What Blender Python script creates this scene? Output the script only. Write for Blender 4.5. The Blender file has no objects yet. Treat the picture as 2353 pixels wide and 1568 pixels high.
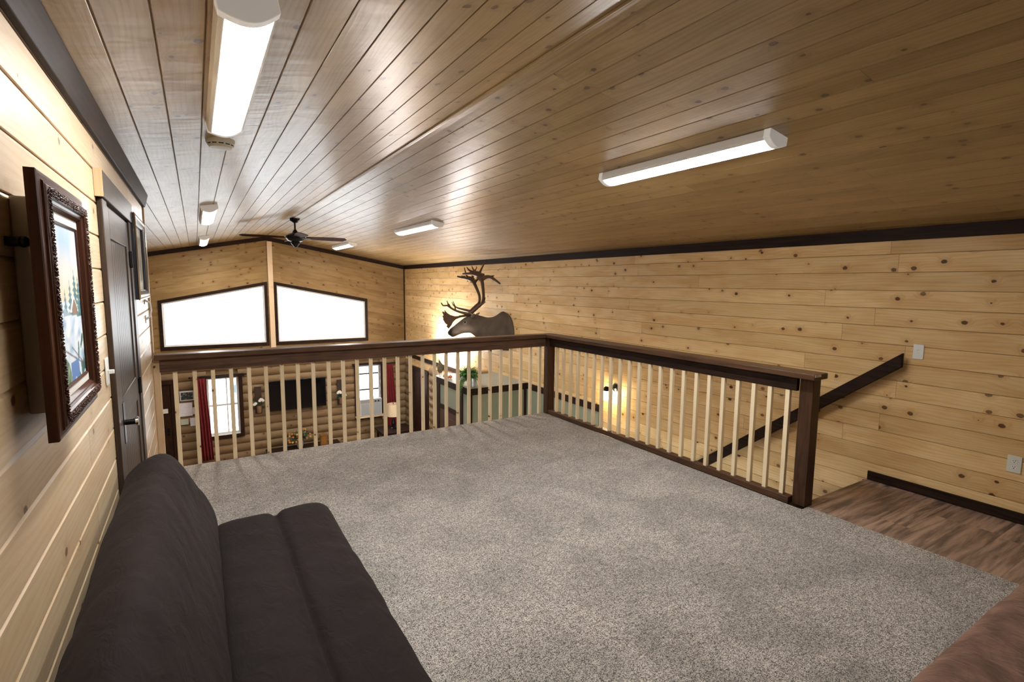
import bpy, bmesh, math, random
from mathutils import Vector, Matrix, noise as mnoise
random.seed(7)
COL = bpy.context.scene.collection
PI = math.pi
# ------------------------------------------------------------------ node helpers
class NT:
    def __init__(s, name):
        s.m = bpy.data.materials.new(name); s.m.use_nodes = True
        s.t = s.m.node_tree; s.t.nodes.clear()
        s.out = s.t.nodes.new('ShaderNodeOutputMaterial')
        s.b = s.t.nodes.new('ShaderNodeBsdfPrincipled')
        s.t.links.new(s.b.outputs[0], s.out.inputs[0])
    def n(s, k, **kw):
        x = s.t.nodes.new('ShaderNode' + k)
        for a, v in kw.items(): setattr(x, a, v)
        return x
    def put(s, sock, v):
        if isinstance(v, bpy.types.NodeSocket): s.t.links.new(v, sock)
        elif v is not None: sock.default_value = v
    def m_(s, op, a, b=None, c=None, clamp=False):
        x = s.n('Math', operation=op); x.use_clamp = clamp
        s.put(x.inputs[0], a); s.put(x.inputs[1], b); s.put(x.inputs[2], c)
        return x.outputs[0]
    def vec(s, a, b, c=0.0):
        x = s.n('CombineXYZ'); s.put(x.inputs[0], a); s.put(x.inputs[1], b); s.put(x.inputs[2], c); return x.outputs[0]
    def obj(s):
        t = s.n('TexCoord'); x = s.n('SeparateXYZ'); s.t.links.new(t.outputs['Object'], x.inputs[0])
        return t.outputs['Object'], x.outputs
    def noise(s, v, scale, detail=2.0, rough=.5, dist=0.0):
        x = s.n('TexNoise'); s.put(x.inputs['Vector'], v); x.inputs['Scale'].default_value = scale
        x.inputs['Detail'].default_value = detail; x.inputs['Roughness'].default_value = rough; x.inputs['Distortion'].default_value = dist
        return x.outputs['Fac']
    def ss(s, v, a, b, lo=0.0, hi=1.0):
        x = s.n('MapRange', interpolation_type='SMOOTHSTEP'); s.put(x.inputs[0], v)
        for i, q in enumerate((a, b, lo, hi)): s.put(x.inputs[i + 1], q)
        return x.outputs[0]
    def mix(s, f, a, b, mode='MIX'):
        x = s.n('Mix', data_type='RGBA', blend_type=mode); s.put(x.inputs[0], f)
        s.put(x.inputs[6], c4(a)); s.put(x.inputs[7], c4(b)); return x.outputs[2]
    def bump(s, h, strength=.3, dist=.01):
        x = s.n('Bump'); x.inputs['Strength'].default_value = strength; x.inputs['Distance'].default_value = dist
        s.put(x.inputs['Height'], h); s.put(s.b.inputs['Normal'], x.outputs[0]); return x.outputs[0]
def c4(c):
    if isinstance(c, bpy.types.NodeSocket): return c
    return (c[0], c[1], c[2], 1.0)

def plain(name, col, rough=.5, metal=0.0, noise=0.0, nscale=20, spec=None, bump=0.0):
    n = NT(name); n.b.inputs['Roughness'].default_value = rough; n.b.inputs['Metallic'].default_value = metal
    if spec is not None: n.b.inputs['Specular IOR Level'].default_value = spec
    v, _ = n.obj()
    if noise > 0:
        f = n.noise(v, nscale, 3)
        n.put(n.b.inputs['Base Color'], n.mix(n.ss(f, .3, .7), [q * (1 - noise) for q in col], [min(1, q * (1 + noise)) for q in col]))
        if bump: n.bump(f, bump)
    else: n.b.inputs['Base Color'].default_value = c4(col)
    return n.m

def emis(name, col, st):
    n = NT(name); n.b.inputs['Base Color'].default_value = c4(col)
    n.b.inputs['Emission Color'].default_value = c4(col); n.b.inputs['Emission Strength'].default_value = st
    return n.m

def pine(name, ua, va, w, v0, light, dark, L=3.0, rough=.42, knot=1.0, coat=0.0, tone=.5, seam=.0035, chatter=0.0, jr=1.0, knotK=7.0, skew=None, patchy=.42):
    n = NT(name); vv, ax = n.obj(); u, v = ax[ua], ax[va]
    if skew: v = n.m_('ADD', v, n.m_('MULTIPLY', n.m_('ABSOLUTE', n.m_('SUBTRACT', u, skew[0])), skew[1]))
    q = n.m_('DIVIDE', n.m_('SUBTRACT', v, v0), w); row = n.m_('FLOOR', q); fr = n.m_('FRACT', q)
    wn = n.n('TexWhiteNoise', noise_dimensions='1D'); n.put(wn.inputs['W'], n.m_('ADD', row, .37))
    s = n.m_('ADD', n.m_('DIVIDE', u, L), n.m_('MULTIPLY', wn.outputs['Value'], 7.0)); seg = n.m_('FLOOR', s); sf = n.m_('FRACT', s)
    w2 = n.n('TexWhiteNoise', noise_dimensions='2D'); n.put(w2.inputs['Vector'], n.vec(n.m_('ADD', row, .21), n.m_('ADD', seg, .43)))
    rc = n.n('SeparateColor'); n.put(rc.inputs[0], w2.outputs['Color']); r1, r2, r3 = rc.outputs[0], rc.outputs[1], rc.outputs[2]
    # knots
    vo = n.n('TexVoronoi', voronoi_dimensions='2D', feature='F1'); 
    kv = n.vec(n.m_('ADD', n.m_('MULTIPLY', u, knotK * .78), n.m_('MULTIPLY', r1, 37.0)), n.m_('MULTIPLY', v, knotK), 0.0)
    n.put(vo.inputs['Vector'], kv); vo.inputs['Scale'].default_value = 1.0
    kc = n.n('SeparateColor'); n.put(kc.inputs[0], vo.outputs['Color'])
    d = vo.outputs['Distance']
    wob = n.noise(vv, 60, 1)
    d = n.m_('ADD', d, n.m_('MULTIPLY', n.m_('SUBTRACT', wob, .5), .05))
    kr = n.m_('MULTIPLY', n.m_('POWER', n.ss(kc.outputs[0], .40, 1.0), 1.8), .108 * knot)
    kin = n.ss(n.m_('SUBTRACT', d, kr), -.012, .02, 1.0, 0.0)
    kin = n.m_('MULTIPLY', kin, n.m_('GREATER_THAN', kr, .018))
    halo = n.m_('MULTIPLY', n.ss(n.m_('SUBTRACT', d, kr), 0.0, .3, 1.0, 0.0), n.m_('GREATER_THAN', kr, .018))
    # grain
    gw = n.noise(n.vec(n.m_('ADD', n.m_('MULTIPLY', u, .9), n.m_('MULTIPLY', r1, 50)), n.m_('MULTIPLY', v, 5.0), r2), 1.0, 2, .5, .3)
    ph = n.m_('ADD', n.m_('ADD', n.m_('MULTIPLY', v, 260.0), n.m_('MULTIPLY', gw, 46.0)), n.m_('ADD', n.m_('MULTIPLY', halo, 9.0), n.m_('MULTIPLY', r3, 40)))
    ring = n.m_('MULTIPLY_ADD', n.m_('SINE', ph), .5, .5)
    fine = n.noise(n.vec(n.m_('MULTIPLY', u, 5.0), n.m_('MULTIPLY', v, 190.0), r1), 1.0, 3, .6)
    patch = n.noise(n.vec(n.m_('ADD', n.m_('MULTIPLY', u, 2.2), n.m_('MULTIPLY', r2, 30)), n.m_('MULTIPLY', v, 9.0), r3), 1.0, 2)
    g = n.m_('ADD', n.m_('MULTIPLY', n.m_('POWER', ring, 2.0), .30), n.m_('MULTIPLY', n.ss(fine, .3, .75), .32))
    g = n.m_('ADD', g, n.m_('MULTIPLY', n.ss(patch, .35, .7), patchy))
    base = n.mix(n.m_('MULTIPLY', g, .75, clamp=True), light, dark)
    tonec = n.mix(r1, [1 - .13 * tone, 1 - .16 * tone, 1 - .22 * tone], [1 + .10 * tone, 1 + .10 * tone, 1 + .10 * tone])
    base = n.mix(1.0, base, tonec, 'MULTIPLY')
    base = n.mix(n.m_('MULTIPLY', halo, .28), base, (dark[0] * .75, dark[1] * .6, dark[2] * .45))
    base = n.mix(n.m_('MULTIPLY', kin, n.ss(kc.outputs[1], .0, 1.0, .72, .96)), base, (.075, .024, .006))
    sd = n.ss(n.m_('ABSOLUTE', n.m_('SUBTRACT', fr, .5)), .5 - seam / w, .5, 0, 1)
    jd = n.ss(n.m_('ABSOLUTE', n.m_('SUBTRACT', sf, .5)), .5 - .0022 / L, .5, 0, jr)
    sm = n.m_('MAXIMUM', sd, jd)
    base = n.mix(n.m_('MULTIPLY', sm, .62), base, (.06, .03, .012))
    n.put(n.b.inputs['Base Color'], base)
    n.put(n.b.inputs['Roughness'], n.m_('ADD', rough, n.m_('MULTIPLY', g, .15)))
    n.b.inputs['Specular IOR Level'].default_value = .5 if coat else .25
    h = n.m_('SUBTRACT', n.m_('MULTIPLY', g, .12), n.m_('MULTIPLY', sm, 1.0))
    if chatter:
        ch = n.noise(n.vec(n.m_('ADD', n.m_('MULTIPLY', u, 9.0), n.m_('MULTIPLY', r3, 60)), n.m_('MULTIPLY', v, 3.5), r1), 1.0, 2, .6)
        h = n.m_('ADD', h, n.m_('MULTIPLY', ch, chatter))
    n.bump(h, .45, .004)
    if coat:
        n.b.inputs['Coat Weight'].default_value = coat; n.b.inputs['Coat Roughness'].default_value = .28
        bn = [x for x in n.t.nodes if x.bl_idname == 'ShaderNodeBump'][0]; n.put(n.b.inputs['Coat Normal'], bn.outputs[0])
    return n.m

def stained(name, col, axis=0, rough=.38, var=.5):
    n = NT(name); vv, ax = n.obj(); u = ax[axis]; o = [ax[i] for i in range(3) if i != axis]
    v = n.vec(n.m_('MULTIPLY', u, 3.0), n.m_('MULTIPLY', o[0], 60), n.m_('MULTIPLY', o[1], 60))
    g = n.noise(v, 1.0, 4, .6, .4); p = n.noise(vv, 5, 2)
    c = n.mix(n.ss(g, .25, .75), [q * (1 - var) for q in col], [q * (1 + var) for q in col])
    c = n.mix(n.ss(p, .35, .75, 0, .5), c, (col[0] * 1.5, col[1] * 1.3, col[2] * 1.1))
    n.put(n.b.inputs['Base Color'], c); n.b.inputs['Roughness'].default_value = rough
    n.b.inputs['Specular IOR Level'].default_value = .10 if col[0] < .035 else .22; n.bump(g, .15, .002); return n.m

# ------------------------------------------------------------------ materials
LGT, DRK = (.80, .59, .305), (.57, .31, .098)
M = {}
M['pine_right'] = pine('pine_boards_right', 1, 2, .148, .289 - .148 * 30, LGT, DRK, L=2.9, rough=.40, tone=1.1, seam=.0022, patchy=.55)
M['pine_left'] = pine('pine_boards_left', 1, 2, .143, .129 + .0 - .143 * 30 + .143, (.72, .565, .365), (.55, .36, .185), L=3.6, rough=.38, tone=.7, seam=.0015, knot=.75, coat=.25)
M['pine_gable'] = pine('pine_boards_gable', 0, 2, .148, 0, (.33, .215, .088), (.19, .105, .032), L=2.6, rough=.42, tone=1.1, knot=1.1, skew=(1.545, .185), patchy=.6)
M['pine_ceiling'] = pine('pine_boards_ceiling', 1, 0, .1385, -.208 - .1385 * 20, (.43, .302, .130), (.265, .162, .052), L=3.4, rough=.46, tone=1.25, seam=.0032, chatter=1.9, coat=.70, knot=.95, patchy=.5)
M['log'] = pine('log_siding', 0, 2, .20, 0, (.26, .175, .09), (.15, .088, .040), L=6.0, rough=.5, tone=.5, seam=.006, knotK=5)
M['log_side'] = pine('log_siding_side', 1, 2, .20, 0, (.26, .175, .09), (.15, .088, .040), L=6.0, rough=.5, tone=.5, seam=.006, knotK=5)
M['pine_trim'] = pine('pine_trim', 2, 0, 9.0, 0, (.80, .62, .40), (.66, .46, .26), L=9.0, rough=.42, knot=.7, seam=.0, knotK=6)
M['baluster'] = pine('pine_baluster', 2, 0, .145, -.192 - .072 - .145 * 40, (.97, .84, .59), (.86, .67, .41), L=40.0, rough=.5, knot=.6, seam=.0, tone=.6, knotK=8)
M['dark_y'] = stained('dark_stain_along', (.024, .013, .009), 1, .55)
M['dark_x'] = stained('dark_stain_across', (.024, .013, .009), 0, .42)
M['dark_z'] = stained('dark_stain_upright', (.028, .014, .009), 2, .42)
M['rail_x'] = stained('rail_stain_across', (.115, .066, .045), 0, .30, .45)
M['rail_y'] = stained('rail_stain_along', (.085, .045, .026), 1, .34, .45)
M['rail_z'] = stained('rail_stain_post', (.060, .030, .017), 2, .36, .45)
M['door_dark'] = stained('door_stain', (.050, .034, .025), 2, .40, .45)
M['door_x'] = stained('door_stain_cross', (.050, .034, .025), 1, .42, .45)
M['black'] = plain('black_metal', (.012, .012, .013), .28, .6)
M['chrome'] = plain('bright_metal', (.75, .76, .78), .15, 1.0)
M['cap'] = emis('end_cap_added_glow', (.80, .78, .74), .10)  # opaque caps with faint emission in place of lamp light passing through
M['blackpl'] = plain('black_plastic', (.006, .006, .007), .25)
M['screen'] = plain('screen_glass', (.002, .002, .003), .08)
M['white'] = plain('white_plastic', (.80, .79, .74), .35)
M['ivory'] = plain('ivory_plastic', (.72, .72, .62), .4)
M['greyp'] = plain('grey_plastic', (.62, .63, .63), .45)
M['housing'] = plain('fixture_housing', (.90, .89, .86), .4)
M['diffuser'] = emis('fixture_diffuser', (1.0, .985, .97), 26.0)
M['sage'] = plain('sage_paint', (.235, .255, .175), .55, noise=.04, nscale=4)
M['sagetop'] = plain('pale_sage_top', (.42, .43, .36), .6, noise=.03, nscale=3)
M['vinyl'] = plain('white_window_vinyl', (.80, .79, .76), .35)
M['curtain'] = plain('red_curtain', (.17, .008, .010), .8, noise=.25, nscale=30)
M['paper'] = plain('white_paper', (.75, .74, .78), .8, noise=.06, nscale=40)
M['suede'] = None

def carpet_mat():
    n = NT('carpet_pile'); vv, ax = n.obj()
    a = n.noise(vv, 205, 2, .75); b = n.noise(vv, 85, 2, .7); e_ = n.noise(vv, 30, 2, .6); p = n.noise(vv, 2.3, 3, .55, .6); p2 = n.noise(vv, 9, 3, .6)
    f = n.m_('ADD', n.m_('ADD', n.m_('MULTIPLY', a, .58), n.m_('MULTIPLY', b, .30)), n.m_('MULTIPLY', e_, .12))
    f = n.ss(f, .415, .585)
    c = n.mix(f, (.085, .064, .049), (.97, .895, .80))
    k = n.m_('ADD', n.ss(p, .3, .7, .80, 1.12), n.ss(p2, .3, .7, -.07, .07))
    kk = n.n('CombineColor'); [n.put(kk.inputs[i], k) for i in range(3)]
    c = n.mix(1.0, c, kk.outputs[0], 'MULTIPLY')
    n.put(n.b.inputs['Base Color'], c); n.b.inputs['Roughness'].default_value = .95
    n.b.inputs['Sheen Weight'].default_value = .25; n.b.inputs['Sheen Roughness'].default_value = .5
    n.b.inputs['Specular IOR Level'].default_value = .15
    n.bump(f, .8, .006); return n.m
M['carpet'] = carpet_mat()

def vinyl_floor():
    n = NT('vinyl_plank'); vv, ax = n.obj(); u, v = ax[0], ax[1]
    q = n.m_('DIVIDE', v, .18); row = n.m_('FLOOR', q); fr = n.m_('FRACT', q)
    wn = n.n('TexWhiteNoise', noise_dimensions='1D'); n.put(wn.inputs['W'], n.m_('ADD', row, .37))
    s = n.m_('ADD', n.m_('DIVIDE', u, 1.2), n.m_('MULTIPLY', wn.outputs[0], 9.0)); seg = n.m_('FLOOR', s)
    w2 = n.n('TexWhiteNoise', noise_dimensions='2D'); n.put(w2.inputs['Vector'], n.vec(row, seg)); r = w2.outputs['Value']
    g = n.noise(n.vec(n.m_('MULTIPLY', u, 1.9), n.m_('MULTIPLY', v, 21), n.m_('MULTIPLY', r, 40)), 1.0, 5, .62, .45)
    g2 = n.noise(n.vec(n.m_('MULTIPLY', u, 8), n.m_('MULTIPLY', v, 90), r), 1.0, 3, .6)
    c = n.mix(n.ss(g, .32, .68), (.075, .045, .034), (.58, .39, .28))
    c = n.mix(n.ss(g2, .4, .8, 0, .4), c, (.30, .24, .20))
    c = n.mix(n.m_('MULTIPLY', r, .35), c, (.16, .10, .075))
    sd = n.ss(n.m_('ABSOLUTE', n.m_('SUBTRACT', fr, .5)), .49, .5, 0, .6)
    c = n.mix(sd, c, (.04, .025, .02))
    n.put(n.b.inputs['Base Color'], c); n.b.inputs['Roughness'].default_value = .38; n.bump(g2, .12, .002); return n.m
M['lvt'] = vinyl_floor()

def fabric(name, col, col2, sc=3.0, rough=.85, sheen=.4, fold=.3):
    n = NT(name); vv, ax = n.obj()
    p = n.noise(vv, sc, 4, .6, .8); f = n.noise(vv, 260, 2)
    st = n.noise(n.vec(n.m_('MULTIPLY', ax[0], 16), n.m_('MULTIPLY', ax[1], 7), n.m_('MULTIPLY', ax[2], 12)), 1.0, 3, .55, 1.5)
    c = n.mix(n.ss(p, .3, .7), col, col2); c = n.mix(n.ss(f, .3, .7, 0, .25), c, [q * .5 for q in col])
    lint = n.n('TexVoronoi'); n.put(lint.inputs['Vector'], vv); lint.inputs['Scale'].default_value = 26
    c = n.mix(n.ss(lint.outputs['Distance'], .02, .035, .35, 0), c, (.25, .22, .20))
    n.put(n.b.inputs['Base Color'], c); n.b.inputs['Roughness'].default_value = rough
    n.b.inputs['Sheen Weight'].default_value = sheen; n.b.inputs['Sheen Tint'].default_value = c4([min(1, q * 6) for q in col2]); n.b.inputs['Specular IOR Level'].default_value = .2
    n.bump(n.m_('ADD', n.m_('MULTIPLY', st, 1.0), n.m_('MULTIPLY', f, .03)), fold, .02); return n.m
M['futon'] = fabric('dark_brown_fabric', (.0125, .0078, .0070), (.0175, .0112, .0102), 3, .85, .12, .35)
M['suede'] = fabric('brown_suede', (.060, .024, .017), (.25, .125, .092), 7.0, .75, .5, .30)
M['shade'] = plain('lamp_shade_linen', (.70, .56, .36), .8, noise=.08, nscale=60)
M['leaf'] = plain('leaf_green', (.12, .30, .05), .5, noise=.45, nscale=25)
M['leaf2'] = plain('leaf_bluegreen', (.07, .12, .07), .55, noise=.35, nscale=25)
M['tin'] = plain('galvanised_tin', (.60, .66, .70), .30, .6, noise=.1, nscale=15)
M['flowerw'] = plain('white_petals', (.85, .82, .74), .6)
M['flowero'] = plain('orange_petals', (.70, .22, .04), .6)
M['flowery'] = plain('yellow_petals', (.70, .45, .08), .6)
M['gourd'] = plain('orange_gourd', (.65, .18, .05), .45, noise=.3, nscale=20)
M['glass_jar'] = emis('lit_jar_glass', (1.0, .78, .46), 40.0)
M['bracketwhite'] = plain('white_enamel', (.85, .86, .88), .3)
M['rope'] = plain('wicker', (.20, .11, .05), .7, noise=.3, nscale=60)

def glass_mat():
    n = NT('window_glass'); t = n.t; tr = n.n('BsdfTransparent'); gl = n.n('BsdfGlossy'); gl.inputs['Roughness'].default_value = .02
    fr = n.n('Fresnel'); fr.inputs[0].default_value = 1.3; mx = n.n('MixShader')
    t.links.new(fr.outputs[0], mx.inputs[0]); t.links.new(tr.outputs[0], mx.inputs[1]); t.links.new(gl.outputs[0], mx.inputs[2])
    t.links.new(mx.outputs[0], n.out.inputs[0]); return n.m
M['glass'] = glass_mat()

def vcol(name, rough=.6, spec=.3, bump=0, bs=80):
    n = NT(name); a = n.n('VertexColor'); a.layer_name = 'Col'
    n.put(n.b.inputs['Base Color'], a.outputs[0]); n.b.inputs['Roughness'].default_value = rough; n.b.inputs['Specular IOR Level'].default_value = spec
    if bump: v, _ = n.obj(); n.bump(n.noise(v, bs, 3, .7), bump, .01)
    return n.m

# ------------------------------------------------------------------ mesh helpers
class MB:
    def __init__(s): s.v = []; s.f = []
    def add(s, vs, fs):
        o = len(s.v); s.v += [tuple(q) for q in vs]; s.f += [tuple(i + o for i in f) for f in fs]; return s
    def box(s, x0, x1, y0, y1, z0, z1):
        return s.add([(x0, y0, z0), (x1, y0, z0), (x1, y1, z0), (x0, y1, z0), (x0, y0, z1), (x1, y0, z1), (x1, y1, z1), (x0, y1, z1)],
                     [(0, 3, 2, 1), (4, 5, 6, 7), (0, 1, 5, 4), (1, 2, 6, 5), (2, 3, 7, 6), (3, 0, 4, 7)])
    def prism(s, poly, ax, a0, a1):
        # poly of 2D points in the other two axes (order x,y,z without ax); extruded along ax
        def P(p, a): q = list(p); q.insert(ax, a); return q
        n = len(poly); vs = [P(p, a0) for p in poly] + [P(p, a1) for p in poly]
        fs = [tuple(range(n))[::-1], tuple(range(n, 2 * n))] + [(i, (i + 1) % n, n + (i + 1) % n, n + i) for i in range(n)]
        return s.add(vs, fs)
    def strip(s, prof, ax, a0, a1, seg=1):
        # open profile extruded
        def P(p, a): q = list(p); q.insert(ax, a); return q
        n = len(prof)
        for k in range(seg):
            b0 = a0 + (a1 - a0) * k / seg; b1 = a0 + (a1 - a0) * (k + 1) / seg
            vs = [P(p, b0) for p in prof] + [P(p, b1) for p in prof]
            s.add(vs, [(i, i + 1, n + i + 1, n + i) for i in range(n - 1)])
        return s
    def tube(s, pts, rad, seg=8, flat=1.0, up=None, cap=True):
        pts = [Vector(p) for p in pts]
        if not hasattr(rad, '__len__'): rad = [rad] * len(pts)
        n = len(pts); rings = []; prev = None
        for i, p in enumerate(pts):
            t = (pts[min(i + 1, n - 1)] - pts[max(i - 1, 0)]).normalized()
            a = prev if prev is not None else (Vector(up) if up else (Vector((0, 0, 1)) if abs(t.z) < .9 else Vector((1, 0, 0))))
            a = (a - t * a.dot(t)).normalized(); b = t.cross(a); prev = a
            rings.append([p + a * math.cos(2 * PI * k / seg) * rad[i] + b * math.sin(2 * PI * k / seg) * rad[i] * flat for k in range(seg)])
        return s.rings(rings, cap)
    def rings(s, rings, cap=True):
        seg = len(rings[0]); vs = [q for r in rings for q in r]; fs = []
        for i in range(len(rings) - 1):
            for k in range(seg):
                fs.append((i * seg + k, i * seg + (k + 1) % seg, (i + 1) * seg + (k + 1) % seg, (i + 1) * seg + k))
        if cap: fs.append(tuple(range(seg))[::-1]); fs.append(tuple((len(rings) - 1) * seg + k for k in range(seg)))
        return s.add(vs, fs)
    def lathe(s, prof, c=(0, 0, 0), seg=24, cap=True):
        return s.rings([[(c[0] + r * math.cos(2 * PI * k / seg), c[1] + r * math.sin(2 * PI * k / seg), c[2] + z) for k in range(seg)] for r, z in prof], cap)
    def ball(s, c, r, sx=1, sy=1, sz=1, seg=12, rg=8):
        return s.rings([[(c[0] + r * sx * math.sin(PI * (i + .02) / (rg + .04)) * math.cos(2 * PI * k / seg), c[1] + r * sy * math.sin(PI * (i + .02) / (rg + .04)) * math.sin(2 * PI * k / seg), c[2] + r * sz * math.cos(PI * (i + .02) / (rg + .04))) for k in range(seg)] for i in range(rg + 1)])
    def leaf(s, p, d, L, W, up=(0, 0, 1), bend=.3):
        p = Vector(p); d = Vector(d).normalized(); u = Vector(up); sd = d.cross(u)
        if sd.length < .05: sd = d.cross(Vector((1, 0, 0)))
        sd.normalize(); n = sd.cross(d)
        a = p; b = p + d * L * .5 + n * L * bend * .3; c = p + d * L - n * L * bend * .3
        return s.add([a, b + sd * W / 2, b - sd * W / 2, c, b + n * W * .12], [(0, 1, 4), (0, 4, 2), (1, 3, 4), (4, 3, 2)])
    def build(s, name, mat, parent=None, smooth=False, bevel=0, org=None, seg=2, sub=0, angle=40):
        me = bpy.data.meshes.new(name); o0 = Vector(org) if org else Vector((0, 0, 0))
        me.from_pydata([tuple(Vector(v) - o0) for v in s.v], [], s.f); me.update()
        bm = bmesh.new(); bm.from_mesh(me); bmesh.ops.recalc_face_normals(bm, faces=bm.faces); bm.to_mesh(me); bm.free()
        o = bpy.data.objects.new(name, me); COL.objects.link(o); me.materials.append(mat)
        o.location = o0
        if parent: o.parent = parent; o.matrix_parent_inverse = parent_inv(parent)
        if bevel:
            m = o.modifiers.new('bevel', 'BEVEL'); m.width = bevel; m.segments = seg; m.limit_method = 'ANGLE'; m.angle_limit = math.radians(35)
        if sub: m = o.modifiers.new('sub', 'SUBSURF'); m.levels = sub; m.render_levels = sub
        if smooth or bevel:
            for p in me.polygons: p.use_smooth = True
            if not smooth or angle: 
                try: me.set_sharp_from_angle(angle=math.radians(angle))
                except Exception: pass
        return o
def world_of(p):
    m = Matrix.Translation(p.location)
    return m if p.parent is None else world_of(p.parent) @ p.matrix_parent_inverse @ m
def parent_inv(p): return world_of(p).inverted()
def thing(name, label, cat, loc=(0, 0, 0), group=None):
    o = bpy.data.objects.new(name, None); COL.objects.link(o); o.location = loc; o.empty_display_size = .1
    return tag(o, label, cat, group)
def tag(o, label, cat, group=None):
    o['label'] = label; o['category'] = cat
    if group: o['group'] = group
    return o
def struct(o, label=None):
    o['kind'] = 'structure'
    if label: o['label'] = label
    return o

# ------------------------------------------------------------------ dimensions (metres; loft floor z = 0)
XR, XL, XO = 4.88, -.35, -2.0          # right wall, loft left wall, outer left wall
YG, YB = 13.60, -1.7                   # gable wall, wall behind camera
ZF = -2.68                             # lower floor
RX, RZ = 1.475, 2.725                  # ridge
def roof(x): return RZ - (x - RX) * .1775 if x >= RX else RZ - (RX - x) * .197

# ------------------------------------------------------------------ shell
def groove(v0, v1, w, off, gw, gd, face, dirn, up_ch=None):
    """profile points (depth, v): flat boards with V grooves every w"""
    pts = []; k = math.floor((v0 - off) / w); uc = up_ch or gw
    pts.append((face, v0))
    while True:
        v = off + k * w; k += 1
        if v <= v0 + gw: continue
        if v >= v1 - gw: break
        pts += [(face, v - uc), (face + dirn * gd, v), (face, v + gw)]
    pts.append((face, v1)); return pts
# right wall
p = groove(ZF, roof(XR), .148, .289 - .148 * 40, .004, .004, XR, 1)
w = MB(); w.strip([(a, b) for a, b in p], 1, YB, YG); w.prism([(XR + .006, ZF), (XR + .15, ZF), (XR + .15, roof(XR) + .1), (XR + .006, roof(XR) + .0)], 1, YB, YG + .15)
struct(w.build('wall_right', M['pine_right']), 'knotty pine board wall on the right')
# left loft wall with ledged board joints
p = groove(0, roof(XL), .143, .129 - .143 * 5, .002, .007, XL, -1, up_ch=.012)
w = MB(); w.strip(p, 1, YB, 5.42); w.prism([(XL - .008, 0), (XL - .12, 0), (XL - .12, roof(XL - .12)), (XL - .008, roof(XL))], 1, YB, 5.42)
struct(w.build('wall_left', M['pine_left']), 'pale pine board wall beside the loft')
w = MB(); w.prism([(XO, ZF), (XL + .0, ZF), (XL + .0, roof(XL)), (XO, roof(XO))], 1, 5.44, 5.5)
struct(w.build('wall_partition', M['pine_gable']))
w = MB(); w.box(XO - .15, XO, 5.4, YG + .15, ZF, roof(XO))
struct(w.build('wall_lower_left', M['log_side']))
w = MB(); w.prism([(XL - .12, ZF), (XR + .15, ZF), (XR + .15, roof(XR)), (RX, RZ), (XL - .12, roof(XL))], 1, YB - .15, YB)
struct(w.build('wall_back', M['pine_gable']))
# gable wall upper part around the two trapezoid openings
G1 = (-.655, 1.395); G2 = (1.668, 3.785); ZB = .205
def topL(x): return 1.170 + (x + .655) * (1.575 - 1.170) / 2.05
def topR(x): return 1.575 - (x - 1.668) * (1.575 - 1.160) / 2.117
w = MB(); S = lambda poly: w.prism(poly, 1, YG, YG + .15)
S([(XO, 0), (G1[0], 0), (G1[0], roof(G1[0])), (XO, roof(XO))])
S([(G1[0], 0), (G1[1], 0), (G1[1], ZB), (G1[0], ZB)]); S([(G1[0], topL(G1[0])), (G1[1], topL(G1[1])), (G1[1], roof(G1[1])), (G1[0], roof(G1[0]))])
S([(G1[1], 0), (G2[0], 0), (G2[0], roof(G2[0])), (RX, RZ), (G1[1], roof(G1[1]))])
S([(G2[0], 0), (G2[1], 0), (G2[1], ZB), (G2[0], ZB)]); S([(G2[0], topR(G2[0])), (G2[1], topR(G2[1])), (G2[1], roof(G2[1])), (G2[0], roof(G2[0]))])
S([(G2[1], 0), (XR + .1, 0), (XR + .1, roof(XR)), (G2[1], roof(G2[1]))])
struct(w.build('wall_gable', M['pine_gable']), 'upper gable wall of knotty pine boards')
# gable lower part: half round log siding with window openings
WL = (.10, .745, -1.93, -.565); WR = (3.53, 4.14, -1.88, -.535)
w = MB(); 
def logs(w, spans, z0, z1, face, ax, dr, h=.20, bulge=.055):
    z = z1
    while z > z0 + .01:
        zb = max(z0, z - h); 
        for (a, b, zlo, zhi) in spans:
            if z - .02 > zhi or zb + .02 < zlo: continue
            t0 = max(zb, zlo); t1 = min(z, zhi); prof = []
            for k in range(9):
                f = k / 8; zz = zb + (z - zb) * f
                if zz < t0 - .001 or zz > t1 + .001: continue
                d = bulge * math.sin(PI * (.04 + .92 * f)) ** .6
                prof.append((face + dr * d, zz))
            if len(prof) > 1: 
                prof = [(face - dr * .02, prof[0][1])] + prof + [(face - dr * .02, prof[-1][1])]
                if ax == 0: w.prism([(q[0], q[1]) for q in prof], 0, a, b)
                else: w.prism([(q[0], q[1]) for q in prof], 1, a, b)
        z -= h
logs(w, [(XO, WL[0], ZF, 9), (WL[0], WL[1], ZF, WL[2]), (WL[0], WL[1], WL[3], 9), (WL[1], WR[0], ZF, 9), (WR[0], WR[1], ZF, WR[2]), (WR[0], WR[1], WR[3], 9), (WR[1], XR + .02, ZF, 9)], ZF, 0.0, YG, 0, -1)
for (a, b, z0, z1) in [(XO, WL[0], ZF, 0), (WL[0], WL[1], ZF, WL[2]), (WL[0], WL[1], WL[3], 0), (WL[1], WR[0], ZF, 0), (WR[0], WR[1], ZF, WR[2]), (WR[0], WR[1], WR[3], 0), (WR[1], XR + .1, ZF, 0)]:
    w.box(a, b, YG + .02, YG + .15, z0, z1)
struct(w.build('wall_gable_lower', M['log'], smooth=True, angle=50), 'half-round log siding on the lower gable wall')
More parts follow.
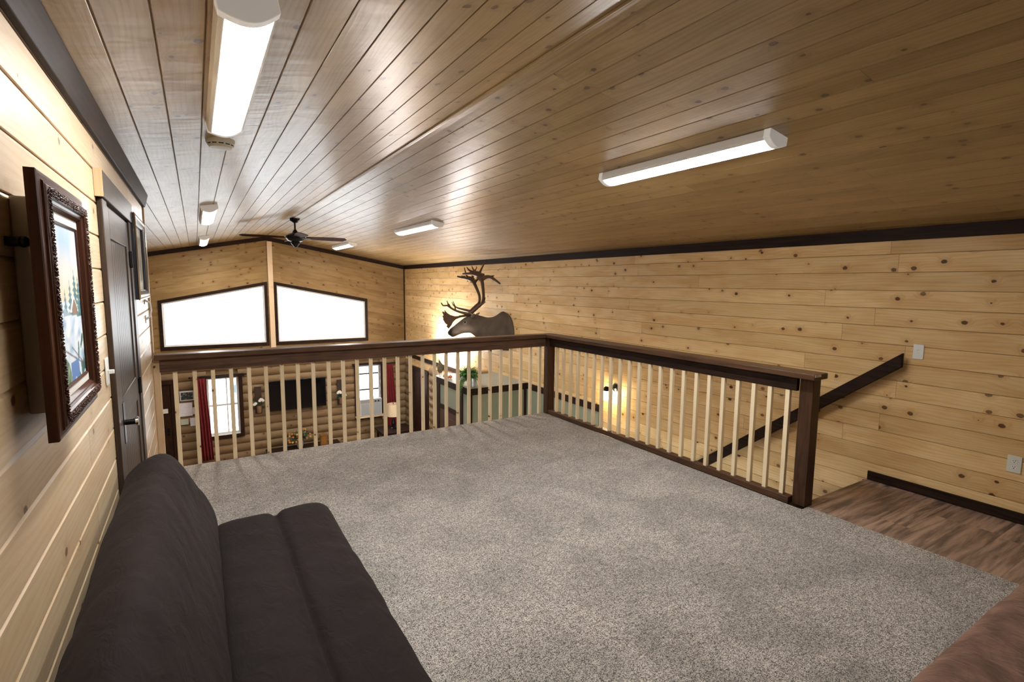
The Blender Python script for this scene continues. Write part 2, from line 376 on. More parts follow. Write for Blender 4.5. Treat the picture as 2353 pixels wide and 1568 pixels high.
# logs on the right wall beyond the green room
w = MB(); logs(w, [(8.86, 11.80, ZF, 9), (13.08, 13.52, ZF, 9)], ZF, -.42, XR - .0, 1, -1)
logs(w, [(11.80, 13.08, -.50, 9)], ZF, -.42, XR - .0, 1, -1)
struct(w.build('wall_right_logs', M['log_side'], smooth=True, angle=50), 'log siding on the lower right wall')
# ceiling
w = MB(); 
pr = []
def cgro(x0, x1):
    out = []; k = math.ceil((x0 + .208) / .1385)
    out.append((x0, roof(x0)))
    while -.208 + k * .1385 < x1 - .006:
        x = -.208 + k * .1385; k += 1
        if x - .006 <= x0: continue
        out += [(x - .0045, roof(x - .0045)), (x, roof(x) + .005), (x + .0045, roof(x + .0045))]
    out.append((x1, roof(x1))); return out
w.strip(cgro(XO - .15, RX) + cgro(RX, XR + .15)[1:], 1, YB - .15, YG + .15)
w.prism([(XO - .15, roof(XO - .15) + .01), (RX, RZ + .01), (XR + .15, roof(XR + .15) + .01), (XR + .15, roof(XR + .15) + .2), (RX, RZ + .2), (XO - .15, roof(XO - .15) + .2)], 1, YB - .15, YG + .15)
struct(w.build('ceiling', M['pine_ceiling']), 'vaulted ceiling of varnished pine boards')
# ridge strip
w = MB(); w.prism([(RX - .03, roof(RX - .03) - .001), (RX, RZ - .002), (RX + .035, roof(RX + .035) - .001), (RX + .035, roof(RX + .035) - .014), (RX, RZ - .016), (RX - .03, roof(RX - .03) - .012)], 1, YB, YG)
struct(w.build('trim_1', M['pine_ceiling']), 'narrow pine strip along the ceiling ridge')
# loft floor
w = MB(); w.box(XL - .12, 3.87, YB, 5.325, -.30, -.014); w.box(3.87, XR, YB, 2.03, -.30, -.014)
struct(w.build('floor', M['dark_x']), 'loft floor platform')
def edge_mesh(poly, z0, z1, step=.012, jit=.004):
    pts = []
    for i in range(len(poly)):
        a = Vector(poly[i]); b = Vector(poly[(i + 1) % len(poly)]); L = (b - a).length; n = max(1, int(L / step)); 
        nr = Vector((b.y - a.y, a.x - b.x)).normalized()
        for k in range(n):
            q = a.lerp(b, k / n); pts.append(q + nr * (random.random() * jit))
    return pts
cp = edge_mesh([(XL, YB), (3.855, YB), (3.850, 1.985), (3.765, 1.985), (3.762, 5.24), (3.74, 5.335), (XL, 5.335)], 0, 0)
me = MB(); n_ = len(cp)
me.add([(q.x, q.y, -.014) for q in cp] + [(q.x, q.y, -.004) for q in cp], [(i, (i + 1) % n_, n_ + (i + 1) % n_, n_ + i) for i in range(n_)])
# top slightly inset
top = []
cx_, cy_ = 1.8, 1.8
for q in cp: 
    d = Vector((cx_ - q.x, cy_ - q.y)).normalized(); top.append((q.x + d.x * .006, q.y + d.y * .006, 0.0))
me.add([(q.x, q.y, -.004) for q in cp] + top, [(i, (i + 1) % n_, n_ + (i + 1) % n_, n_ + i) for i in range(n_)])
me.add(top, [tuple(range(n_))])
struct(me.build('floor', M['carpet']), 'speckled grey beige carpet on the loft floor')
w = MB(); w.box(3.835, XR, YB, 2.03, -.0135, -.004); w.box(3.87, XR, 2.03, 2.05, -.032, -.004)
struct(w.build('floor', M['lvt'], bevel=.003), 'brown wood-look plank landing at the stair head')
w = MB(); w.box(XO - .15, XR + .15, YB - .15, YG + .15, ZF - .1, ZF)
struct(w.build('floor', M['lvt']), 'lower floor')
# under-loft soffit side facing the hall
# stairs
st = thing('staircase', 'straight dark staircase dropping from the landing beside the pine wall', 'staircase', (4.375, 3.6, ZF))
N = 14; rise = -ZF / N; run = .228
for i in range(1, N):
    y0 = 2.05 + (i - 1) * run; z = -.004 - i * rise
    if i < 14:
        t = MB(); t.box(3.88, XR - .03, y0 - .02, y0 + run, z - .03, z); t.build('tread', M['lvt'], st, bevel=.003)
        t = MB(); t.box(3.88, XR - .03, y0 - .005, y0 + .01, z, min(z + rise - .03, -.035)); t.build('riser', M['dark_x'], st)
t = MB(); t.prism([(2.05, -.30), (2.05, -.55), (2.05 + run * 13, ZF + .0), (2.05 + run * 13, ZF + .25)], 0, 3.872, 3.879); t.build('stringer', M['dark_y'], st)
t = MB(); t.prism([(2.05, -.30), (2.05, -.55), (2.05 + run * 13, ZF + .0), (2.05 + run * 13, ZF + .25)], 0, XR - .029, XR - .002); t.build('stringer', M['dark_y'], st)

# ------------------------------------------------------------------ trims
def trim(i, mb, mat, label, bevel=.003): return struct(mb.build('trim_%d' % i, mat, bevel=bevel), label)
w = MB(); w.prism([(XR, roof(XR) - .095), (XR - .022, roof(XR) - .095), (XR - .022, roof(XR - .022) - .002), (XR, roof(XR) - .002)], 1, YB, YG - .02)
trim(2, w, M['dark_y'], 'dark crown board along the top of the right wall')
w = MB(); w.prism([(XL, roof(XL) - .095), (XL + .02, roof(XL) - .095), (XL + .045, roof(XL + .045) - .002), (XL, roof(XL) - .002)], 1, YB, 5.42)
trim(3, w, M['dark_y'], 'dark crown board along the top of the left wall')
w = MB()
w.prism([(XO, roof(XO) - .002), (RX, RZ - .004), (RX, RZ - .095), (XO, roof(XO) - .095)], 1, YG - .022, YG - .001)
w.prism([(RX, RZ - .004), (XR - .02, roof(XR) - .004), (XR - .02, roof(XR) - .095), (RX, RZ - .095)], 1, YG - .022, YG - .001)
trim(4, w, M['dark_x'], 'dark board following the gable slope')
w = MB(); w.box(XR - .028, XR - .001, YG - .028, YG - .001, -.1, roof(XR) - .095)
trim(5, w, M['dark_z'], 'dark corner strip between gable and right wall')
w = MB(); w.box(1.49, 1.60, YG - .02, YG - .001, .01, roof(1.545) - .10)
trim(6, w, M['pine_trim'], 'upright pine board between the gable windows')
w = MB(); w.prism([(XR - .022, -.345), (XR - .001, -.345), (XR - .001, -.245), (XR - .022, -.245)], 1, 7.43, 13.5)
trim(7, w, M['dark_y'], 'dark band on the lower right wall')
w = MB(); w.prism([(XR - .03, -.17), (XR - .001, -.17), (XR - .001, -.07), (XR - .03, -.07)], 1, 5.50, 7.405); w.box(XR - .03, XR - .001, 5.44, 5.50, ZF, -.07)
trim(8, w, M['dark_y'], 'dark cap band over the green wall panel')
w = MB(); w.box(XR - .014, XR - .001, 5.50, 7.41, ZF, -.17)
struct(w.build('wall_right_panel', M['sage']), 'sage green lower wall panel')
w = MB(); w.box(XR - .02, XR - .001, YB, 2.04, -.003, .075)
struct(w.build('baseboard_right', M['dark_y'], bevel=.004), 'black baseboard on the right wall')
w = MB(); w.box(XL + .001, XL + .018, YB, 2.86, 0.0, .08); w.box(XL + .001, XL + .018, 4.10, 5.33, 0.0, .08)
struct(w.build('baseboard_left', M['dark_y'], bevel=.004), 'dark baseboard on the left wall')
w = MB(); w.box(XL - .13, XL + .012, 5.421, 5.439, -.3, roof(XL) - .1); w.box(XL + .001, XL + .013, 5.375, 5.42, 1.03, roof(XL) - .1)
trim(9, w, M['pine_trim'], 'pale pine corner board at the end of the left wall')
w = MB(); w.box(XL + .012, 3.86, 5.338, 5.352, -.32, -.02)
trim(10, w, M['pine_trim'], 'fascia below the loft edge')

# ------------------------------------------------------------------ railing
rl = thing('loft_railing', 'L-shaped dark stained railing with pale square balusters around the loft edge', 'railing', (3.82, 5.36, 0))
t = MB(); t.box(-.335, 3.93, 5.28, 5.435, .975, 1.02); t.build('top_cap', M['rail_x'], rl, bevel=.006)
t = MB(); t.box(3.745, 3.925, 1.955, 5.279, .975, 1.02); t.build('top_cap', M['rail_y'], rl, bevel=.006)
t = MB(); t.box(3.75, 3.83, 1.9535, 1.9548, .998, 1.017); t.build('chipped_edge', M['flowerw'], rl)['label'] = 'pale chipped corner of the cap'
t = MB(); t.box(-.30, 3.78, 5.325, 5.345, .862, .974); t.build('apron', M['rail_x'], rl, bevel=.003)
t = MB(); t.box(3.785, 3.825, 2.10, 5.25, .872, .974); t.build('apron', M['dark_y'], rl, bevel=.003)
t = MB(); t.box(3.768, 3.842, 2.10, 5.25, .0, .052); t.build('bottom_rail', M['rail_y'], rl, bevel=.004)
t = MB(); t.box(3.815, 3.915, 1.995, 2.095, -.004, .974); t.build('newel_post', M['rail_z'], rl, bevel=.004)
t = MB(); t.box(3.772, 3.872, 5.255, 5.355, -.01, .974); t.build('newel_post', M['rail_z'], rl, bevel=.004)
t = MB(); t.box(3.916, 3.936, 2.02, 2.06, .84, .95); t.build('bracket', M['greyp'], rl)['label'] = 'grey bracket under the cap end'
t = MB(); t.box(-.349, -.30, 5.353, 5.395, -.28, .975); t.build('wall_post', M['pine_trim'], rl, bevel=.002)
for i in range(28):
    x = -.192 + .1447 * i; j = (random.random() - .5) * .006
    t = MB(); h = .0165; t.box(x - h + j, x + h + j, 5.3535, 5.386, -.22, .955); t.build('baluster', M['baluster'], rl, bevel=.002)
for i in range(22):
    y = 5.115 - .1402 * i; j = (random.random() - .5) * .006; h = .0165
    t = MB(); t.box(3.789, 3.821, y - h + j, y + h + j, .0525, .873); t.build('baluster', M['baluster'], rl, bevel=.002)
# wall handrail
hr = thing('stair_handrail', 'dark stained sloping handrail board on the right pine wall', 'handrail', (4.80, 2.6, .5))
y0, z0, y1, z1 = 1.835, 1.125, 6.2, -2.25
t = MB(); sl = (z1 - z0) / (y1 - y0); t.prism([(y0, z0), (y1, z1), (y1, z1 - .135), (y0, z0 - .115)], 0, 4.785, 4.822); t.build('rail_board', M['dark_y'], hr, bevel=.004)
for yy in (2.3, 3.9, 5.5):
    zz = z0 + sl * (yy - y0) - .07; t = MB(); t.box(4.8225, XR - .001, yy - .02, yy + .02, zz - .03, zz + .03); t.build('bracket', M['black'], hr)

# ------------------------------------------------------------------ gable windows
def trap_frame(mb, poly, wd, y0, y1):
    n = len(poly); c = Vector((sum(p[0] for p in poly) / n, sum(p[1] for p in poly) / n)); P = [Vector(p) for p in poly]
    def off(d):
        out = []
        for i in range(n):
            a, b, e = P[i - 1], P[i], P[(i + 1) % n]
            d1 = (b - a).normalized(); d2 = (e - b).normalized(); n1 = Vector((-d1.y, d1.x)); n2 = Vector((-d2.y, d2.x))
            m = (n1 + n2).normalized(); out.append(b + m * d / max(.3, m.dot(n1)))
        return out
    I = off(wd)
    for i in range(n):
        j = (i + 1) % n; mb.prism([tuple(P[i]), tuple(P[j]), tuple(I[j]), tuple(I[i])], 1, y0, y1)
    return [tuple(q) for q in I]
for k, (g, tp) in enumerate(((G1, topL), (G2, topR))):
    op = [(g[0], ZB), (g[1], ZB), (g[1], tp(g[1])), (g[0], tp(g[0]))]
    o = thing('window_%d' % (k + 1), ['left', 'right'][k] + ' slanted-top gable window in dark trim', 'window', ((g[0] + g[1]) / 2, YG, ZB)); del o['category']; o['kind'] = 'structure'
    t = MB(); big = []
    cs = .065
    outp = [(op[0][0] - cs, op[0][1] - cs * 1.3), (op[1][0] + cs, op[1][1] - cs * 1.3), (op[2][0] + cs, op[2][1] + cs * 1.1 + (.013 if k == 0 else -.0)), (op[3][0] - cs, op[3][1] + cs * 1.1 - (.013 if k == 0 else -.013))]
    for i in range(4):
        j = (i + 1) % 4; t.prism([outp[i], outp[j], op[j], op[i]], 1, YG - .022, YG - .001)
    t.build('casing', M['dark_x'], o, bevel=.003)
    t = MB(); I = trap_frame(t, op, .035, YG + .03, YG + .10); t.build('window_frame', M['vinyl'], o, bevel=.003)
    t = MB(); I2 = trap_frame(t, [tuple(q) for q in op], .006, YG - .0, YG + .12); t.build('jamb', M['vinyl'], o)
    t = MB(); t.prism(I, 1, YG + .06, YG + .066); t.build('pane', M['glass'], o)
# lower windows
def low_window(num, R, vx, hz, label, vlab):
    x0, x1, z0, z1 = R
    o = thing('window_%d' % num, label, 'window', ((x0 + x1) / 2, YG, z0)); del o['category']; o['kind'] = 'structure'
    t = MB(); f = YG - .075
    t.box(x0 - .02, x0 + .0, f, YG + .1, z0, z1); t.box(x1, x1 + .02, f, YG + .1, z0, z1); t.box(x0 - .02, x1 + .02, f, YG + .1, z1, z1 + .02); t.box(x0 - .02, x1 + .02, f, YG + .1, z0 - .02, z0)
    t.build('jamb', M['vinyl'], o)
    t = MB(); c = .085; f0, f1 = YG - .085, YG - .062
    t.box(x0 - c, x0 - .001, f0, f1, z0 - c, z1); t.box(x1 + .001, x1 + c, f0, f1, z0 - c, z1); t.box(x0, x1, f0, f1, z0 - c, z0 - .001); t.box(x0 - c - .05, x1 + c + .05, f0 - .015, f1, z1 + .0, z1 + .07)
    t.build('casing', M['dark_z'], o, bevel=.003)
    t = MB(); a, b = YG + .0, YG + .05
    for (q0, q1, s0, s1) in ((x0, x0 + .04, z0, z1), (x1 - .04, x1, z0, z1), (x0 + .04, x1 - .04, z0, z0 + .05), (x0 + .04, x1 - .04, z1 - .04, z1)): t.box(q0, q1, a, b, s0, s1)
    t.build('window_frame', M['vinyl'], o, bevel=.003)
    t = MB()
    for v in vx: t.box(v - .014, v + .014, a + .005, b - .005, z0 + .05, z1 - .04)
    for h, th in hz: t.box(x0 + .04, x1 - .04, a + .004, b - .004, h - th, h + th)
    t.build('muntins', M['vinyl'] if num == 3 else M['dark_x'], o)
    t = MB(); t.box(x0 + .02, x1 - .02, YG + .055, YG + .06, z0 + .02, z1 - .02); t.build('pane', M['glass'], o); return o
low_window(3, WL, (.27, .50), ((-1.225, .022),), 'lower window beside the red curtain near the dark door', '')
low_window(4, WR, (3.868,), ((-.77, .016), (-1.20, .016),), 'lower window holding the air conditioner', '')
# curtains
def curtain(name, x0t, x1t, x0b, x1b, zt, zb, y, label):
    t = MB(); n = 40; rows = 14; vs = []; fs = []
    for j in range(rows + 1):
        f = j / rows; z = zt + (zb - zt) * f
        for i in range(n + 1):
            g = i / n; x = (x0t + (x1t - x0t) * g) * (1 - f) + (x0b + (x1b - x0b) * g) * f
            vs.append((x, y - .03 * math.sin(g * 2 * PI * 4 + f * .8) * (.5 + f * .5), z))
    for j in range(rows):
        for i in range(n): a = j * (n + 1) + i; fs.append((a, a + 1, a + n + 2, a + n + 1))
    t.add(vs, fs); o = t.build(name, M['curtain'], smooth=True); m = o.modifiers.new('s', 'SOLIDIFY'); m.thickness = .004
    return tag(o, label, 'curtain', None)
curtain('curtain', -.16, .08, -.08, .17, -.535, -2.46, YG - .155, 'long red curtain left of the lower window near the dark door')
curtain('curtain', 4.22, 4.46, 4.28, 4.60, -.535, -2.45, YG - .155, 'long red curtain right of the window with the air conditioner')
for x0, x1, lab in ((-.22, .90, 'dark curtain rod above the left lower window'), (3.40, 4.52, 'dark curtain rod above the window with the air conditioner')):
    t = MB(); t.tube([(x0, YG - .155, -.505), (x1, YG - .155, -.505)], .012, 8); t.ball((x0, YG - .155, -.505), .022); t.ball((x1, YG - .155, -.505), .022)
    t.box(x0 + .04, x0 + .055, YG - .155, YG - .02, -.515, -.495); t.box(x1 - .055, x1 - .04, YG - .155, YG - .02, -.515, -.495)
    tag(t.build('curtain_rod', M['black'], smooth=True), lab, 'curtain rod')

# ------------------------------------------------------------------ doors
def door_left():
    o = thing('door_1', 'dark rustic plank door in the left wall', 'door', (XL, 3.5, 0)); del o['category']; o['kind'] = 'structure'
    y0, y1 = 3.03, 3.93; H = 2.0
    t = MB(); t.box(XL + .001, XL + .022, y0 - .14, y0 - .005, 0, H + .01); t.box(XL + .001, XL + .022, y1 + .005, y1 + .14, 0, H + .01); t.build('casing', M['door_dark'], o, bevel=.003)
    t = MB(); t.box(XL + .001, XL + .030, y0 - .17, y1 + .17, H + .012, H + .13); t.build('header', M['door_x'], o, bevel=.003)
    t = MB(); t.box(XL + .001, XL + .032, y0 - .172, y0 - .1705, H + .012, H + .13); t.build('header_end', M['pine_trim'], o)['label'] = 'raw pale end of the header board'
    s0 = XL + .001; s1 = XL + .014
    t = MB(); t.box(s0, s1, y0, y0 + .11, .01, H); t.box(s0, s1, y1 - .11, y1, .01, H); t.build('stile', M['door_dark'], o, bevel=.003)
    t = MB(); t.box(s0, s1, y0 + .11, y1 - .11, H - .15, H); t.box(s0, s1, y0 + .11, y1 - .11, .93, 1.07); t.box(s0, s1, y0 + .11, y1 - .11, .01, .20); t.build('cross_rail', M['door_x'], o, bevel=.003)
    t = MB(); n = 9; dy = (y1 - y0 - .22) / n
    for i in range(n):
        a = y0 + .11 + i * dy
        for (q0, q1) in ((.20, .93), (1.07, H - .15)): t.box(s0, s0 + .006, a + .002, a + dy - .002, q0, q1)
    t.build('plank_panel', M['door_dark'], o, bevel=.002)
    hd = MB(); hy = y0 + .055
    hd.box(s1, s1 + .008, hy - .03, hy + .03, .86, 1.06); hd.tube([(s1 + .008, hy, .96), (s1 + .05, hy, .96)], .014, 12); hd.tube([(s1 + .045, hy, .96), (s1 + .048, hy + .10, .955)], [.012, .009], 10)
    h = hd.build('door_handle', M['black'], o, smooth=True)
    t = MB(); t.lathe([(.001, .0), (.020, .0), (.020, .012), (.001, .014)], (0, 0, 0), 16); 
    t.v = [(s1 + .05 + v[2], hy + v[0], .96 + v[1]) for v in t.v]; q = t.build('knob_rose', M['chrome'], o, smooth=True); q['label'] = 'shiny metal rose'
    for z in (1.78, 1.0, .25):
        t = MB(); t.box(s1, s1 + .008, y1 - .02, y1 + .03, z - .045, z + .045); t.tube([(s1 + .008, y1 + .004, z - .05), (s1 + .008, y1 + .004, z + .05)], .007, 8); t.build('hinge', M['black'], o)
door_left()
def flat_door(num, ax, a0, a1, z1, face, dr, label, mats):
    o = thing('door_%d' % num, label, 'door', ((a0 + a1) / 2, face, ZF) if ax == 0 else (face, (a0 + a1) / 2, ZF)); del o['category']; o['kind'] = 'structure'
    def B(t, p0, p1, d0, d1, z0, z1_):
        lo, hi = sorted((face + dr * d0, face + dr * d1))
        if ax == 0: t.box(p0, p1, lo, hi, z0, z1_)
        else: t.box(lo, hi, p0, p1, z0, z1_)
    t = MB(); B(t, a0, a1, .0, .035, ZF + .005, z1); t.build('slab', mats, o, bevel=.003)
    t = MB(); B(t, a0 - .10, a0 - .003, -.02, .045, ZF, z1 + .0); B(t, a1 + .003, a1 + .10, -.02, .045, ZF, z1 + .0); B(t, a0 - .13, a1 + .13, -.02, .055, z1 + .004, z1 + .10); t.build('casing', M['dark_z'], o, bevel=.003)
    t = MB()
    for (p0, p1, q0, q1) in ((.14, .42, .2, .9), (.52, .80, .2, .9), (.14, .42, 1.05, 1.9), (.52, .80, 1.05, 1.9)):
        wd = a1 - a0; B(t, a0 + p0 * wd, a0 + p1 * wd, .036, .044, ZF + q0, ZF + q1)
    t.build('raised_panel', mats, o, bevel=.006)
    hy = a1 - .07 if ax == 0 else a0 + .07
    t = MB(); B(t, hy - .02, hy + .02, .036, .046, ZF + .9, ZF + 1.08); B(t, hy - .012, hy + .012, .046, .085, ZF + .95, ZF + .975); B(t, hy - .10, hy + .012, .075, .09, ZF + .95, ZF + .975)
    t.build('door_handle', M['black'], o, bevel=.003)
    return o
o = flat_door(2, 0, -1.42, -.60, -.63, YG - .045, -1, 'dark brown entry door on the far log wall', M['dark_z'])
t = MB(); t.box(-.86, -.66, YG - .088, YG - .083, -1.27, -1.17); tag(t.build('door_sign', M['white']), 'small white sign stuck on the dark far door', 'sign')
flat_door(3, 1, 12.03, 12.88, -.64, XR, -1, 'dark brown door in the lower right wall', stained('door3_stain', (.035, .014, .010), 2, .35))

# ------------------------------------------------------------------ ceiling lights
def wrap_light(cx, cy, L, label):
    o = thing('ceiling_light', label, 'ceiling light', (cx, cy, roof(cx)), 'long wraparound ceiling lights')
    wd = .082
    sgn = 1 if cx < RX else -1
    sl = .197 if cx < RX else -.1775
    def pt(a, d): # across a, below ceiling d
        k = 1 / math.sqrt(1 + sl * sl); return (cx + a * k + d * sl * k, roof(cx) + a * sl * k - d * k)
    hs = MB(); hs.prism([pt(-wd, .001), pt(-wd, .045), pt(-wd + .012, .055), pt(wd - .012, .055), pt(wd, .045), pt(wd, .001)], 1, cy - L / 2, cy + L / 2)
    hs.build('housing', M['housing'], o, bevel=.003)
    df = MB(); pr = [pt(-wd + .016 + (2 * wd - .032) * i / 12, .0555 + .016 * math.sin(PI * i / 12)) for i in range(13)]
    df.prism(pr, 1, cy - L / 2 + .022, cy + L / 2 - .022); d = df.build('diffuser', M['diffuser'], o, smooth=True)
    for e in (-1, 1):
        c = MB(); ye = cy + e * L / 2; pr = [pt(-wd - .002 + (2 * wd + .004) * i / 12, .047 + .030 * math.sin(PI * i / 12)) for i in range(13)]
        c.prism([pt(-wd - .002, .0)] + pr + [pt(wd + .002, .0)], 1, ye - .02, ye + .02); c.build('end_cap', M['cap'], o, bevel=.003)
    return o
wrap_light(.165, 2.43, 1.36, 'bright ceiling light nearest the camera on the left slope')
wrap_light(.165, 7.26, 1.5, 'bright ceiling light midway along the left slope')
wrap_light(.175, 11.9, 1.9, 'small bright ceiling light farthest along the left slope')
wrap_light(2.79, 2.44, 1.36, 'bright ceiling light nearest the camera on the right slope')
wrap_light(2.84, 7.33, 1.5, 'bright ceiling light midway along the right slope')
wrap_light(2.84, 11.75, 1.5, 'small bright ceiling light farthest along the right slope')
# smoke detector
sx, sy = .165, 3.50; o = thing('smoke_detector', 'round ivory smoke detector on the ceiling behind the nearest left light', 'smoke detector', (sx, sy, roof(sx)))
t = MB(); t.lathe([(.001, .004), (.075, .004), (.075, -.018), (.066, -.028), (.058, -.045), (.001, -.05)], (sx, sy, roof(sx) - .006), 28); t.build('body', M['ivory'], o, smooth=True)
t = MB()
for k in range(12):
    a = 2 * PI * k / 12; t.box(-.001, .001, -.012, .012, -.006, .0)
    t.v[-8:] = [(sx + math.cos(a) * (.0665 + v[0]) - math.sin(a) * v[1], sy + math.sin(a) * (.0665 + v[0]) + math.cos(a) * v[1], roof(sx) - .031 + v[2]) for v in t.v[-8:]]
t.build('vent_slots', M['blackpl'], o)
# ceiling fan
fx, fy, fz = 1.475, 9.40, 2.40
o = thing('ceiling_fan', 'dark bronze ceiling fan with four brown blades hanging from the ridge', 'ceiling fan', (fx, fy, RZ))
t = MB(); t.lathe([(.001, RZ - .004), (.085, RZ - .012), (.075, RZ - .05), (.035, RZ - .085), (.001, RZ - .086)], (fx, fy, 0), 24); t.build('canopy', M['black'], o, smooth=True)
t = MB(); t.tube([(fx, fy, RZ - .08), (fx, fy, 2.47)], .014, 12); t.build('downrod', M['black'], o, smooth=True)
t = MB(); t.lathe([(.001, 2.535), (.02, 2.53), (.05, 2.475), (.11, 2.455), (.15, 2.425), (.155, 2.385), (.12, 2.345), (.085, 2.33), (.001, 2.325)], (fx, fy, 0), 32); t.build('motor_housing', M['black'], o, smooth=True)
t = MB(); t.lathe([(.001, 2.33), (.07, 2.328), (.075, 2.30), (.045, 2.265), (.02, 2.238), (.001, 2.23)], (fx, fy, 0), 24); t.build('switch_housing', M['black'], o, smooth=True)
bm_ = stained('fan_blade_wood', (.050, .020, .013), 0, .7); bm_.node_tree.nodes['Principled BSDF'].inputs['Specular IOR Level'].default_value = .12
for k in range(4):
    a = math.radians(-1 + 90 * k); R = Matrix.Translation((fx, fy, fz)) @ Matrix.Rotation(a, 4, 'Z') @ Matrix.Rotation(math.radians(-15), 4, 'X')
    t = MB(); n = 14; top = []; bot = []
    for i in range(n + 1):
        f = i / n; x = .17 + f * .67; wd = .050 + .040 * math.sin(PI * min(1, f * 1.15) * .6); 
        if f > .9: wd *= math.sqrt(max(0.02, 1 - ((f - .9) / .1) ** 2))
        top.append((x, wd)); bot.append((x, -wd * .9))
    poly = top + bot[::-1]; t.prism(poly, 2, -.004, .004); t.v = [tuple(R @ Vector(v)) for v in t.v]; b = t.build('blade', bm_, o, bevel=.002)
    t = MB(); t.prism([(.10, .018), (.24, .03), (.24, -.03), (.10, -.018)], 2, -.012, -.0045); t.v = [tuple(R @ Vector(v)) for v in t.v]; t.build('blade_arm', M['black'], o)

# ------------------------------------------------------------------ switches and outlets
def plate(nm, cy, cz, x, dr, wy, hz, label, cat, kind):
    o = thing(nm, label, cat, (x, cy, cz))
    f = lambda d0, d1: sorted((x + dr * d0, x + dr * d1))
    t = MB(); a, b = f(.001, .008); t.box(a, b, cy - wy / 2, cy + wy / 2, cz - hz / 2, cz + hz / 2); t.build('cover_plate', M['white'] if kind != 'duplex' else M['ivory'], o, bevel=.003)
    if kind == 'toggle':
        t = MB(); a, b = f(.0085, .03); t.box(a, b, cy - .006, cy + .006, cz - .012, cz + .006); t.build('toggle', M['white'], o, bevel=.002)
    if kind == 'duplex':
        for s in (-1, 1):
            t = MB(); t.lathe([(.001, 0), (.017, 0), (.017, .002), (.001, .002)], (0, 0, 0), 20); t.v = [(x + dr * (.0082 + v[2]), cy + v[0], cz + s * .021 + v[1] * .85) for v in t.v]; r = t.build('receptacle', M['white'], o)
            t = MB()
            for (yy, zz, ww, hh) in ((-.006, .005, .0012, .004), (.006, .005, .0012, .0035), (0, -.007, .0025, .0025)):
                a, b = f(.0104, .0112); t.box(a, b, cy + yy - ww, cy + yy + ww, cz + s * .021 + zz - hh, cz + s * .021 + zz + hh)
            t.build('slots', M['blackpl'], o)
    if kind == 'cable':
        t = MB(); 
        for (yy, zz, ww, hh) in ((0, .032, .002, .002), (.0, .014, .010, .0022), (.006, .009, .003, .006), (-.001, -.010, .006, .002), (0, -.034, .002, .002)):
            a, b = f(.0082, .0092); t.box(a, b, cy + yy - ww, cy + yy + ww, cz + zz - hh, cz + zz + hh)
        t.build('slots', M['greyp'], o)
plate('light_switch', 2.79, 1.26, XL, 1, .07, .118, 'white toggle light switch beside the dark loft door', 'light switch', 'toggle')
plate('wall_plate', 1.762, 1.14, XR, -1, .072, .118, 'white wall plate on the right wall just past the handrail top', 'wall plate', 'cable')
plate('power_outlet', 1.135, .41, XR, -1, .078, .122, 'ivory double power outlet low on the right wall', 'power outlet', 'duplex')
# small white bracket on the left wall past the door
t = MB(); t.tube([(XL + .002, 4.98, 1.50), (XL + .035, 4.98, 1.48), (XL + .04, 4.98, 1.42), (XL + .03, 4.98, 1.37), (XL + .002, 4.98, 1.35)], [.009, .007, .006, .007, .010], 10, up=(0, 1, 0))
t.box(XL + .001, XL + .006, 4.955, 5.005, 1.47, 1.53); t.box(XL + .001, XL + .006, 4.955, 5.005, 1.32, 1.38)
tag(t.build('pull_handle', M['bracketwhite'], smooth=True), 'small white curved pull handle on the left wall below the far picture', 'handle')

# ------------------------------------------------------------------ framed pictures
def mitre(mb, y0, y1, z0, z1, prof, close=False):
    rings = [[(x, y0 + d, z0 + d), (x, y1 - d, z0 + d), (x, y1 - d, z1 - d), (x, y0 + d, z1 - d)] for d, x in prof]
    return mb.rings(rings, False)
def painted(name, y0, y1, z0, z1, x, fn, nu, nv, parent, mat, label=None):
    vs = []; fs = []; cols = []
    for j in range(nv + 1):
        for i in range(nu + 1):
            vs.append((x, y0 + (y1 - y0) * i / nu, z0 + (z1 - z0) * j / nv)); cols.append(fn(i / nu, j / nv))
    for j in range(nv):
        for i in range(nu): a = j * (nu + 1) + i; fs.append((a, a + 1, a + nu + 2, a + nu + 1))
    me = bpy.data.meshes.new(name); me.from_pydata(vs, [], fs); ca = me.color_attributes.new('Col', 'FLOAT_COLOR', 'POINT')
    for i, c in enumerate(cols): ca.data[i].color = (c[0], c[1], c[2], 1)
    o = bpy.data.objects.new(name, me); COL.objects.link(o); me.materials.append(mat); o.parent = parent; o.matrix_parent_inverse = parent_inv(parent)
    m = o.modifiers.new('s', 'SOLIDIFY'); m.thickness = .002; m.offset = -1
    if label: o['label'] = label
    return o
def lerp3(a, b, t): t = max(0, min(1, t)); return tuple(a[i] + (b[i] - a[i]) * t for i in range(3))
def N2(x, y, s=1.0, o=0): return mnoise.noise(Vector((x * s, y * s, o)))
